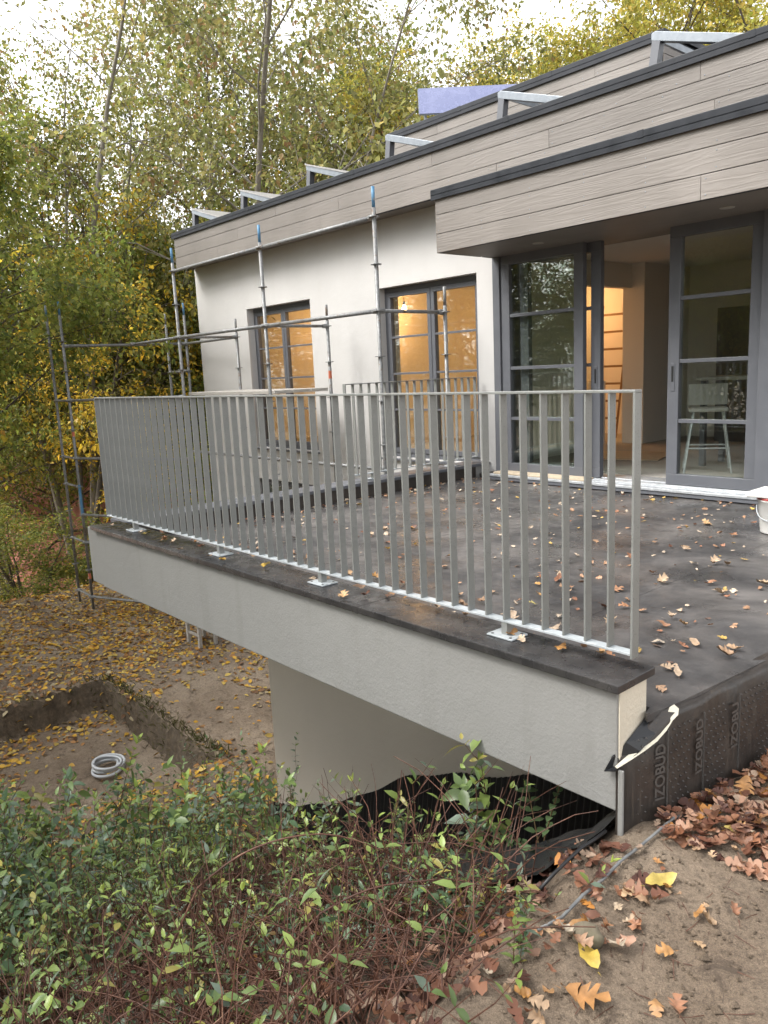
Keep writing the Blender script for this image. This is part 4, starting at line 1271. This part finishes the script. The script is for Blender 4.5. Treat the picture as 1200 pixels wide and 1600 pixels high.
PAL_SHRUB = [((0.135, 0.2, 0.065), 5), ((0.2, 0.27, 0.075), 3), ((0.085, 0.145, 0.07), 5), ((0.27, 0.34, 0.085), 1.2), ((0.15, 0.2, 0.145), 4), ((0.34, 0.3, 0.08), 0.5), ((0.24, 0.15, 0.06), 0.3)]
def shrub_mesh(seed, nst, h, lean, gap, lsz, leaf_from, spread=0.25, side=3, asp=2.3):
    r_ = np.random.default_rng(seed)
    wb = MB(); cs = []; axs = []; nms = []; lns = []; cl = []
    def stem(p, d, hh, rad0, depth):
        n = max(5, int(hh / 0.06))
        pts = [p]
        for i in range(n):
            d = unit(d + r_.normal(0, 0.07, 3) + np.array([0, 0, 0.02]))
            pts.append(pts[-1] + d * hh / n)
        pts = np.array(pts)
        wb.tube([tuple(q_) for q_ in pts[::2]], list(rad0 * (1 - 0.75 * np.linspace(0, 1, len(pts[::2])))), 4, False)
        s = hh * (leaf_from if depth == 0 else 0.1); k = 0
        base_c = pick(PAL_SHRUB, 1, r_)[0]
        a0 = r_.uniform(0, 6.28)
        while s < hh:
            u = s / hh * n; ii = min(int(u), n - 1)
            q_ = pts[ii] + (pts[ii + 1] - pts[ii]) * (u - ii); t = unit(pts[ii + 1] - pts[ii])
            a = a0 + k * math.pi / 2
            e1_ = unit(np.cross(t, np.array([math.cos(a), math.sin(a), 0.2])))
            tip = s / hh
            for sg in (1, -1):
                if r_.random() < 0.12: continue
                ax = unit(e1_ * sg * (1 - 0.55 * max(0, tip - 0.75) * 4) + t * (0.45 + 0.9 * max(0, tip - 0.8) * 4) + r_.normal(0, 0.15, 3))
                nm = unit(t + np.array([0, 0, 0.5]) + r_.normal(0, 0.3, 3)); nm = unit(nm - ax * (nm @ ax))
                cs.append(q_); axs.append(ax); nms.append(nm)
                lns.append(lsz * r_.uniform(0.5, 1.3) * (1.0 - 0.5 * max(0, tip - 0.7) / 0.3))
                c_ = base_c * r_.uniform(0.75, 1.25) if r_.random() < 0.7 else pick(PAL_SHRUB, 1, r_)[0]
                cl.append(c_ * (1 + 0.6 * max(0, tip - 0.8) * 4 * np.array([0.8, 0.7, 0.2])))
            s += gap * r_.uniform(0.7, 1.3) * (1.0 - 0.5 * max(0, tip - 0.75) * 4); k += 1
            if depth == 0 and k > 2 and r_.random() < side * 0.06:
                stem(q_, unit(e1_ + t), hh * r_.uniform(0.2, 0.4), rad0 * 0.55, 1)
    for i in range(nst):
        a = r_.uniform(0, 6.28); rr = spread * r_.random() ** 0.5
        l_ = lean * r_.uniform(0.3, 1.3)
        a2 = a + r_.normal(0, 0.5)
        stem(np.array([rr * math.cos(a), rr * math.sin(a), -0.05]), unit(np.array([math.cos(a2) * l_, math.sin(a2) * l_, 1.0])), h * r_.uniform(0.6, 1.1), 0.0045, 0)
    lns = np.array(lns)
    V, F = shrub_leaf(np.array(cs), np.array(axs), np.array(nms), lns, lns / asp * r_.uniform(0.85, 1.45, len(lns)))
    col = np.clip(np.repeat(np.array(cl), 8, 0), 0.01, 1)
    wm = wb.mesh('stem', M['twig'])
    return wm, np_mesh('foliage', V, F, M['shrubleaf'], col, True)
SH = [shrub_mesh(31, 9, 0.85, 0.35, 0.055, 0.075, 0.4), shrub_mesh(32, 9, 0.75, 0.5, 0.045, 0.058, 0.3),
      shrub_mesh(33, 12, 0.95, 0.3, 0.05, 0.06, 0.42), shrub_mesh(34, 7, 0.6, 0.6, 0.055, 0.082, 0.25)]
SB = [shrub_mesh(41, 12, 0.62, 0.6, 0.08, 0.06, 0.72, 0.2, 1), shrub_mesh(42, 11, 0.55, 0.8, 0.09, 0.065, 0.75, 0.22, 1)]
ST = [shrub_mesh(51, 2, 0.5, 0.12, 0.03, 0.075, 0.12, 0.04, 3), shrub_mesh(52, 1, 0.95, 0.1, 0.045, 0.075, 0.5, 0.02, 2)]
def plant(data, x, y, sc, rz, label, grp=None, name='shrub', dz=0.0):
    t = thing(name, label, 'shrub', (x, y, H(x, y) + dz), grp)
    t.scale = (sc,) * 3; t.rotation_euler.z = rz
    link('stem', data[0], t); link('foliage', data[1], t)
    return t
r2 = random.Random(5)
cnt = 0
for i in range(900):
    if cnt >= 74: break
    x = r2.uniform(-7.0, -1.7); y = r2.uniform(-0.6, 3.0)
    if y > 2.2 - 0.32 * max(0, -3.2 - x) * 0 and x > -4.3: continue
    if y > 2.5: continue
    D = math.hypot(x, y)
    if D < 3.35: continue
    if x < -6.2 and y > 1.6: continue
    plant(SH[r2.randrange(4)], x, y, r2.uniform(0.7, 1.2) * (0.6 if x > -3.4 else 0.72 if x > -6.0 and y > 1.1 else 1.15), r2.uniform(0, 6.28),
          *(('leafy green shrub at the far end of the thicket, in front of the pit', 'green shrubs before the pit') if x < -5.2 else
            ('leafy green shrub in the middle of the thicket', 'green shrubs in the middle of the thicket') if x < -4.0 else
            ('leafy green shrub close to the lower wall and the beam', 'green shrubs close to the beam')))
    cnt += 1
for i in range(85):
    x = r2.uniform(-3.7, -1.35); y = r2.uniform(0.0, 2.0)
    D = math.hypot(x, y)
    if D < 1.45 or (x > -1.65 and y > 1.2): continue
    plant(SB[i % 2], x, y, r2.uniform(0.7, 1.05), r2.uniform(0, 6.28),
          'mostly bare red-brown twiggy shrub in the near foreground', 'bare twiggy shrubs in the near foreground')
for i in range(17):
    x = r2.uniform(-3.6, -1.75); y = r2.uniform(1.2, 2.0)
    if x > -2.1 and y < 1.6: continue
    plant(SH[(1, 3)[i % 2]], x, y, r2.uniform(0.38, 0.62), r2.uniform(0, 6.28), 'low leafy green shrub in front of the dark gap below the beam', 'low green shrubs before the dark gap')
for i in range(22):
    x = r2.uniform(-6.0, -3.0); y = r2.uniform(0.3, 1.7)
    if math.hypot(x, y) < 3.0: continue
    plant(ST[i % 2], x, y, r2.uniform(1.0, 1.45) * (1.35 if i % 2 == 0 else 1.0), r2.uniform(0, 6.28), 'tall upright leafy shoot standing out above the thicket', 'tall shoots above the thicket', dz=0.1)
plant(ST[0], -2.18, 2.43, 1.25, 0.5, 'tall upright green shoot standing before the dark gap under the beam')
plant(ST[0], -2.72, 2.3, 0.85, 2.5, 'shorter green shoot left of the tall one under the beam')
plant(ST[0], -1.33, 1.60, 0.5, 3.5, 'small dark-leaved shoot at the edge of the bare soil')
plant(ST[1], -4.6, 1.62, 1.2, 1.0, 'tall thin red-stemmed shoot rising over the pit')
plant(ST[1], -5.6, 1.35, 1.3, 2.0, 'tall thin shoot at the left above the thicket')
plant(ST[1], -4.3, 2.35, 0.9, 4.0, 'thin shoot against the lower wall corner')

# robinia seedling with paired leaflets
t = thing('robinia_seedling', 'seedling with paired oval leaflets below the beam corner', 'plant', (-1.93, 2.50, H(-1.93, 2.5)))
sb_ = MB(); cs = []; axs = []; nms = []
for (az, el, ln_) in ((0.6, 1.35, 0.42), (2.5, 0.9, 0.3), (5.2, 0.75, 0.26), (3.8, 0.6, 0.22)):
    d = np.array([math.cos(az) * math.cos(el), math.sin(az) * math.cos(el), math.sin(el)])
    p = [np.array([0, 0, 0]) + d * s for s in np.linspace(0, ln_, 7)]
    for i in range(7): p[i] = p[i] + np.array([0, 0, -0.25 * (i / 6) ** 2 * ln_ * 0.5])
    sb_.tube([tuple(q_) for q_ in p], [0.003] * 7, 4, False)
    for i in range(2, 7):
        side = unit(np.cross(d, np.array([0.1, 0.1, 1])))
        for s in (1, -1):
            cs.append(p[i]); axs.append(unit(side * s + d * 0.35)); nms.append(unit(np.array([0.2, -0.3, 1.0])))
    cs.append(p[6]); axs.append(unit(d)); nms.append(unit(np.array([0.2, -0.3, 1.0])))
nms = np.array(nms); axs = np.array(axs); nms = unit(nms - axs * np.sum(nms * axs, 1, keepdims=True))
ln_ = np.full(len(cs), 0.058)
V, F = shrub_leaf(np.array(cs), axs, nms, ln_, ln_ * 0.62)
sb_.build('stem', M['stem'], t)
link('foliage', np_mesh('foliage', V, F, M['shrubleaf'], np.tile(np.array([[0.13, 0.2, 0.09]]), (len(V), 1)), True), t)

# tangle of dead twigs
def twig_tangle(n, seed):
    r_ = np.random.default_rng(seed)
    b = MB()
    for i in range(n):
        x = r_.uniform(-3.6, -1.3); y = r_.uniform(0.2, 2.15)
        if math.hypot(x, y) < 1.35 or (x > -1.6 and y > 1.5): continue
        z = H(x, y) + r_.uniform(0, 0.25)
        a = r_.uniform(0, 6.28); el = r_.choice([r_.uniform(0.0, 0.5), r_.uniform(0.6, 1.4)])
        d = np.array([math.cos(a) * math.cos(el), math.sin(a) * math.cos(el), math.sin(el)])
        Ln = r_.uniform(0.2, 0.6); p = np.array([x, y, z]); pts = [p]
        k = 5
        for s in range(k):
            d = unit(d + r_.normal(0, 0.12, 3) + np.array([0, 0, -0.12]))
            p = p + d * Ln / k; pts.append(p)
        r0 = r_.uniform(0.0014, 0.0036)
        b.tube([tuple(q_) for q_ in pts], list(r0 * np.linspace(1, 0.5, k + 1)), 3, False)
    return b
tag(twig_tangle(2000, 61).build('dead_twigs', M['twig'], smooth=True), 'tangle of thin red-brown dead twigs over the near bank', 'twigs', kind='stuff')
# a few thicker arching canes
for i, (pts, lb) in enumerate((
    ([(-2.2, 0.75, -0.8), (-2.15, 1.0, -0.30), (-2.0, 1.25, -0.17), (-1.85, 1.5, -0.25)], 'arching bare cane at the left of the thicket'),
    ([(-2.05, 1.0, -0.8), (-1.9, 1.3, -0.42), (-1.75, 1.6, -0.38), (-1.6, 1.85, -0.48)], 'low arching bare cane in front of the soil edge'))):
    P = [Vector(p) for p in pts]; out = []
    for k in range(3):
        for s in np.linspace(0, 1, 6, endpoint=k == 2):
            out.append(P[k].lerp(P[k + 1], s) + Vector((0, 0, 0.03 * math.sin(s * math.pi))))
    tag(MB().tube(out, list(np.linspace(0.0045, 0.002, len(out))), 6).build('bare_cane', M['twig'], smooth=True), lb, 'twig')

# ------------------------------------------------------------------ fallen leaves
def oak_template(lobes, deep, r_):
    """rows of (u, half width, forward push) alternating sinus and lobe"""
    rows = [(0.0, 0.012, 0.0), (0.10, 0.03, 0.0)]
    for i in range(lobes):
        for (f_, w0, push) in ((0.0, 1.0 - deep, -0.012), (0.36, 0.90, 0.045), (0.68, 1.0, 0.085)):
            u = 0.16 + 0.74 * (i + f_) / lobes
            env = math.sin(math.pi * (0.14 + 0.78 * (i + 0.6) / lobes)) ** 0.8 * (0.55 + 0.55 * min(1, u * 1.6))
            rows.append((u, env * w0 * r_.uniform(0.9, 1.1), push + r_.uniform(-0.01, 0.01)))
    rows.append((0.95, 0.24, 0.02))
    rows.append((1.0, 0.07, 0.0))
    return rows
def oak_mesh(seed, lobes, ln, wd, curl, pal_m, twist=0.2, deep=0.35):
    r_ = random.Random(seed)
    rows = oak_template(lobes, deep, r_)
    if deep < 0.1:      # plain pointed leaf
        rows = [(u, math.sin(math.pi * u ** 0.85) ** 0.8 + 0.02, 0.0) for u in np.linspace(0, 1, 11)]
    V = []; F = []
    for (u, w0, push) in rows:
        z0 = curl * ln * (u - 0.5) ** 2 * 0.9 + 0.006 * math.sin(u * 7 + seed)
        for s in (-1, 0, 1):
            w_ = w0 * wd / 2 * r_.uniform(0.9, 1.1)
            V.append(((u - 0.5 + abs(s) * push) * ln, s * w_, z0 + abs(s) * (curl * 0.55 * w_) + s * twist * w_ * (u - 0.5) + abs(s) * r_.uniform(-0.003, 0.006)))
    for i in range(len(rows) - 1):
        for s in (0, 1):
            a = i * 3 + s
            F.append((a, a + 1, a + 4, a + 3))
    # stalk
    n0 = len(V); V += [(-0.5 * ln, 0.0012, 0.001), (-0.5 * ln, -0.0012, 0.001), (-0.68 * ln, 0.0, 0.006)]
    F.append((n0, n0 + 1, n0 + 2))
    me = bpy.data.meshes.new('fallen_leaf')
    me.from_pydata(V, [], F); me.materials.append(pal_m); me.update()
    me.polygons.foreach_set('use_smooth', [True] * len(F))
    return me
def oak_batch(c, ax, nm, ln, r_):
    """many lobed leaves as one mesh"""
    tm = oak_template(3, 0.5, random.Random(9)); k = len(tm); n = len(c)
    sd = unit(np.cross(ax, nm)); V = np.zeros((n, k * 3, 3))
    cu = r_.normal(0.35, 0.5, n); tw = r_.normal(0, 0.7, n); wd = ln * r_.uniform(0.55, 0.75, n)
    for i, (u, w0, push) in enumerate(tm):
        for s in (-1, 0, 1):
            wv = w0 * wd / 2 * r_.uniform(0.8, 1.2, n)
            h_ = cu * ln * (u - 0.5) ** 2 + abs(s) * cu * 0.7 * wv + s * tw * wv * (u - 0.4)
            V[:, i * 3 + s + 1] = c + ax * ((u - 0.5 + abs(s) * push) * ln)[:, None] + sd * (s * wv)[:, None] + nm * h_[:, None]
    T = []
    for i in range(k - 1):
        for s in (0, 1):
            a = i * 3 + s; T += [(a, a + 1, a + 4), (a, a + 4, a + 3)]
    F = (np.arange(n)[:, None, None] * k * 3 + np.array(T)[None]).reshape(-1, 3)
    return V.reshape(-1, 3), F, k * 3
LV = {}
for key, m in (('b', 'fallen'), ('p', 'fallen_pale'), ('y', 'fallen_yellow')):
    LV[key] = [oak_mesh(s, l_, ln, wd, cu, M[m], tw, dp) for s, l_, ln, wd, cu, tw, dp in
               ((1, 3, 0.10, 0.068, 0.7, 0.5, 0.5), (2, 4, 0.115, 0.078, 0.35, -0.6, 0.58), (3, 3, 0.085, 0.066, 1.4, 0.8, 0.45), (4, 3, 0.075, 0.055, 0.6, 0.3, 0.38), (5, 4, 0.10, 0.066, -0.4, 0.9, 0.6), (6, 2, 0.10, 0.042, 0.5, 0.4, 0.05))]
def fallen(x, y, z, key, sc, label, grp, tilt=0.25, rz=None):
    o = link('fallen_leaf', random.choice(LV[key]), None, (x, y, z))
    o.scale = (sc,) * 3
    o.rotation_euler = (random.gauss(0, tilt), random.gauss(0, tilt), random.uniform(0, 6.28) if rz is None else rz)
    tag(o, label, 'leaf', grp)
    return o
def deck_ok(x, y):
    return -6.3 < x < side_x(y) - 0.08 and 2.66 < y < 7.0
n = 0
while n < 120:
    y = 2.66 + 4.2 * random.random() ** 1.5; x = random.uniform(-6.3, side_x(y) - 0.1)
    if random.random() < 0.45: y = random.uniform(2.7, 5.2); x = side_x(y) - 0.1 - 1.6 * random.random()
    if not deck_ok(x, y): continue
    if math.hypot(x, y) > 6.6 and random.random() < 0.6: continue
    fallen(x, y, 0.014, random.choice('bpppbp') if random.random() > 0.06 else 'y', random.uniform(0.55, 1.0), 'small curled autumn leaf lying on the dark terrace deck', 'leaves scattered on the terrace deck', 0.2); n += 1
for i in range(30):
    x = random.uniform(-6.3, -1.6); y = random.uniform(2.38, 2.60)
    fallen(x, y, 0.178, random.choice('bppb') if random.random() > 0.1 else 'y', random.uniform(0.4, 0.75), 'small autumn leaf lying on the black capping under the railing', 'leaves on the terrace capping', 0.2)
n = 0
while n < 80:
    y = random.uniform(1.45, 2.75); x = random.uniform(-1.36, -0.55)
    if random.random() < 0.45: x = -1.36 + 0.25 * random.random()
    fallen(x, y, H(x, y) + 0.018, 'b' if random.random() > 0.1 else random.choice('pp' 'y'), random.uniform(0.35, 0.85), 'brown or orange oak leaf lying on the bare soil path', 'oak leaves on the bare soil path', 0.3); n += 1
n = 0
while n < 66:
    y = random.uniform(2.6, 4.4); x = side_x(y) + 0.06 + abs(random.gauss(0, 0.35))
    fallen(x, y, H(x, y) + 0.03 + random.uniform(0, 0.025), 'b', random.uniform(0.6, 1.05), 'brown oak leaf in the heap beside the black membrane', 'oak leaves heaped beside the membrane', 0.5); n += 1
o = fallen(-1.17, 1.74, H(-1.17, 1.74) + 0.02, 'y', 1.25, 'long pale yellow leaf lying against the mossy stone', None, 0.1, 2.6); o.data = LV['y'][5]
o = fallen(-1.20, 2.2, H(-1.2, 2.2) + 0.02, 'y', 1.3, 'pale yellow leaf across the metal rod', None, 0.1, 1.2); o.data = LV['y'][5]
o = fallen(-1.10, 1.62, H(-1.1, 1.62) + 0.02, 'b', 1.2, 'large deeply lobed orange oak leaf near the bottom edge', None, 0.1, 0.4); o.data = LV['b'][1]

def litter(name, P, sizes, pal, seed, label, cat, tilt=0.35, asp=1.5, oak=False):
    r_ = np.random.default_rng(seed); n = len(P)
    a = r_.uniform(0, 6.28, n)
    ax = unit(np.stack([np.cos(a), np.sin(a), r_.normal(0, tilt * 0.6, n)], 1))
    nm = unit(np.stack([r_.normal(0, tilt, n), r_.normal(0, tilt, n), np.ones(n)], 1)); nm = unit(nm - ax * np.sum(nm * ax, 1, keepdims=True))
    if oak: V, F, kv = oak_batch(P, ax, nm, sizes, r_)
    else: (V, F), kv = shrub_leaf(P, ax, nm, sizes, sizes / asp), 8
    col = pick(pal, n, r_) * r_.uniform(0.7, 1.25, (n, 1))
    me = np_mesh(name, V, F, M['litter'], np.clip(np.repeat(col, kv, 0), 0, 1))
    return tag(link(name, me), label, cat, kind='stuff')
PAL_YARD = [((0.52, 0.3, 0.035), 6), ((0.42, 0.2, 0.035), 3), ((0.5, 0.36, 0.09), 4), ((0.3, 0.15, 0.05), 3), ((0.2, 0.11, 0.06), 2), ((0.4, 0.33, 0.2), 1)]
PAL_HEAP = [((0.15, 0.065, 0.04), 4), ((0.25, 0.12, 0.07), 5), ((0.36, 0.21, 0.14), 4), ((0.08, 0.034, 0.024), 3), ((0.35, 0.15, 0.035), 1), ((0.35, 0.25, 0.18), 1.5)]
PAL_DECK = [((0.5, 0.4, 0.3), 4), ((0.38, 0.22, 0.13), 3), ((0.3, 0.14, 0.08), 2), ((0.55, 0.36, 0.1), 1)]
xs_ = rng.uniform(-18, -5.2, 60000); ys_ = rng.uniform(0.3, 9.0, 60000)
dens = np.clip(0.2 + 0.55 * (1 - sstep(-11.5, -7, xs_)) + 0.9 * fbm(xs_ * 0.7, ys_ * 0.7), 0.04, 1)
k = (rng.random(60000) < dens) & ~((ys_ > 7.2) & (xs_ > -13.4))
P = np.stack([xs_[k], ys_[k], height(xs_[k], ys_[k]) + 0.012], 1)
litter('yard_leaves', P, rng.uniform(0.04, 0.105, len(P)), PAL_YARD, 1, 'carpet of small yellow leaves over the yard soil', 'leaves')
n = 1700
ys_ = rng.uniform(2.45, 6.0, n); xs_ = -1.40 + 0.09 * (ys_ - 2.6) + 0.03 + np.abs(rng.normal(0, 0.42, n))
P = np.stack([xs_, ys_, height(xs_, ys_) + 0.008 + 0.035 * rng.random(n) * np.exp(-(xs_ + 1.4) * 1.5)], 1)
litter('leaf_heap', P, rng.uniform(0.04, 0.10, n), PAL_HEAP, 2, 'thick brown leaf litter heaped along the black membrane', 'leaves', 0.4, oak=True)
n = 950
ys_ = rng.uniform(2.65, 7.0, n); xs_ = rng.uniform(-6.3, -1.6, n); ys_[:180] = 2.6 + np.abs(rng.normal(0, 0.10, 180)) ; xs_[180:330] = -6.33 + np.abs(rng.normal(0, 0.16, 150)); ys_[330:430] = 7.03 - np.abs(rng.normal(0, 0.12, 100))
k = xs_ < -1.48 + 0.09 * (ys_ - 2.6)
P = np.stack([xs_[k], ys_[k], np.full(k.sum(), 0.008)], 1)
litter('deck_leaf_scraps', P, rng.uniform(0.022, 0.06, len(P)), PAL_DECK, 3, 'small leaf scraps strewn over the terrace deck', 'leaves', oak=True)
n = 1500
xs_ = rng.uniform(-3.4, -0.9, n); ys_ = rng.uniform(0.4, 2.3, n)
k = (xs_ < -1.1) & ((xs_ < -1.35) | (rng.random(n) < 0.25))
P = np.stack([xs_[k], ys_[k], height(xs_[k], ys_[k]) + 0.012 + 0.02 * rng.random(k.sum())], 1)
litter('bank_leaves', P, rng.uniform(0.04, 0.09, len(P)), PAL_HEAP, 4, 'brown leaf litter under the twiggy shrubs', 'leaves', 0.5, oak=True)
# clods and pebbles on the path
b = MB(); rr_ = random.Random(3)
for i in range(2200):
    x = rr_.uniform(-1.6, -0.3); y = rr_.uniform(1.3, 3.2); s = rr_.uniform(0.002, 0.009) * (2 if rr_.random() < 0.06 else 1)
    if x < side_x(y) + 0.03 and y > 2.35: continue
    z = H(x, y) + s * 0.3; n0 = len(b.v)
    for (dx, dy, dz) in ((1, 0, 0), (-1, 0, 0), (0, 1, 0), (0, -1, 0), (0, 0, 0.8), (0, 0, -0.8)):
        j = rr_.uniform(0.7, 1.3)
        b.v.append((x + dx * s * j, y + dy * s * j, z + dz * s * j))
    b.f += [tuple(n0 + q_ for q_ in f_) for f_ in ((0, 2, 4), (2, 1, 4), (1, 3, 4), (3, 0, 4), (2, 0, 5), (1, 2, 5), (3, 1, 5), (0, 3, 5))]
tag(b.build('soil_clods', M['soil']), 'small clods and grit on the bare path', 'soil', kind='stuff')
b = MB(); rr_ = random.Random(8)
for i in range(160):
    x = rr_.uniform(-1.5, -0.35); y = rr_.uniform(1.3, 3.0)
    if x < side_x(y) + 0.03 and y > 2.3: continue
    a = rr_.uniform(0, 6.28); ln_ = rr_.uniform(0.015, 0.09)
    pts = [(x + math.cos(a) * ln_ * k, y + math.sin(a) * ln_ * k, H(x + math.cos(a) * ln_ * k, y + math.sin(a) * ln_ * k) + 0.004 + rr_.uniform(0, 0.004)) for k in (0, 0.5, 1)]
    b.tube(pts, [0.0016, 0.0013, 0.0008], 3, False)
tag(b.build('path_twigs', M['twig']), 'small broken twigs strewn over the bare path', 'twigs', kind='stuff')
# grass and moss along the pit rim
xs_ = np.concatenate([rng.uniform(-10.2, -7.0, 900), rng.normal(-10.25, 0.05, 200)]); ys_ = np.concatenate([rng.normal(3.70, 0.06, 900), rng.uniform(1.5, 3.7, 200)])
P = np.stack([xs_, ys_, height(xs_, ys_)], 1); n = len(P)
ax = unit(np.stack([rng.normal(0, 0.6, n), rng.normal(-0.3, 0.6, n), np.ones(n) * 0.7], 1)); nm = unit(np.cross(ax, rng.normal(0, 1, (n, 3))))
ln = rng.uniform(0.03, 0.11, n)
V, F = leaf_quads(P, ax, nm, ln, ln * 0.14)
col = np.repeat(pick([((0.1, 0.11, 0.03), 3), ((0.16, 0.14, 0.06), 2), ((0.07, 0.06, 0.03), 2)], n, rng), 4, 0)
tag(link('rim_grass', np_mesh('rim_grass', V, F, M['leaf'], col)), 'short mossy grass along the rim of the pit', 'grass', kind='stuff')
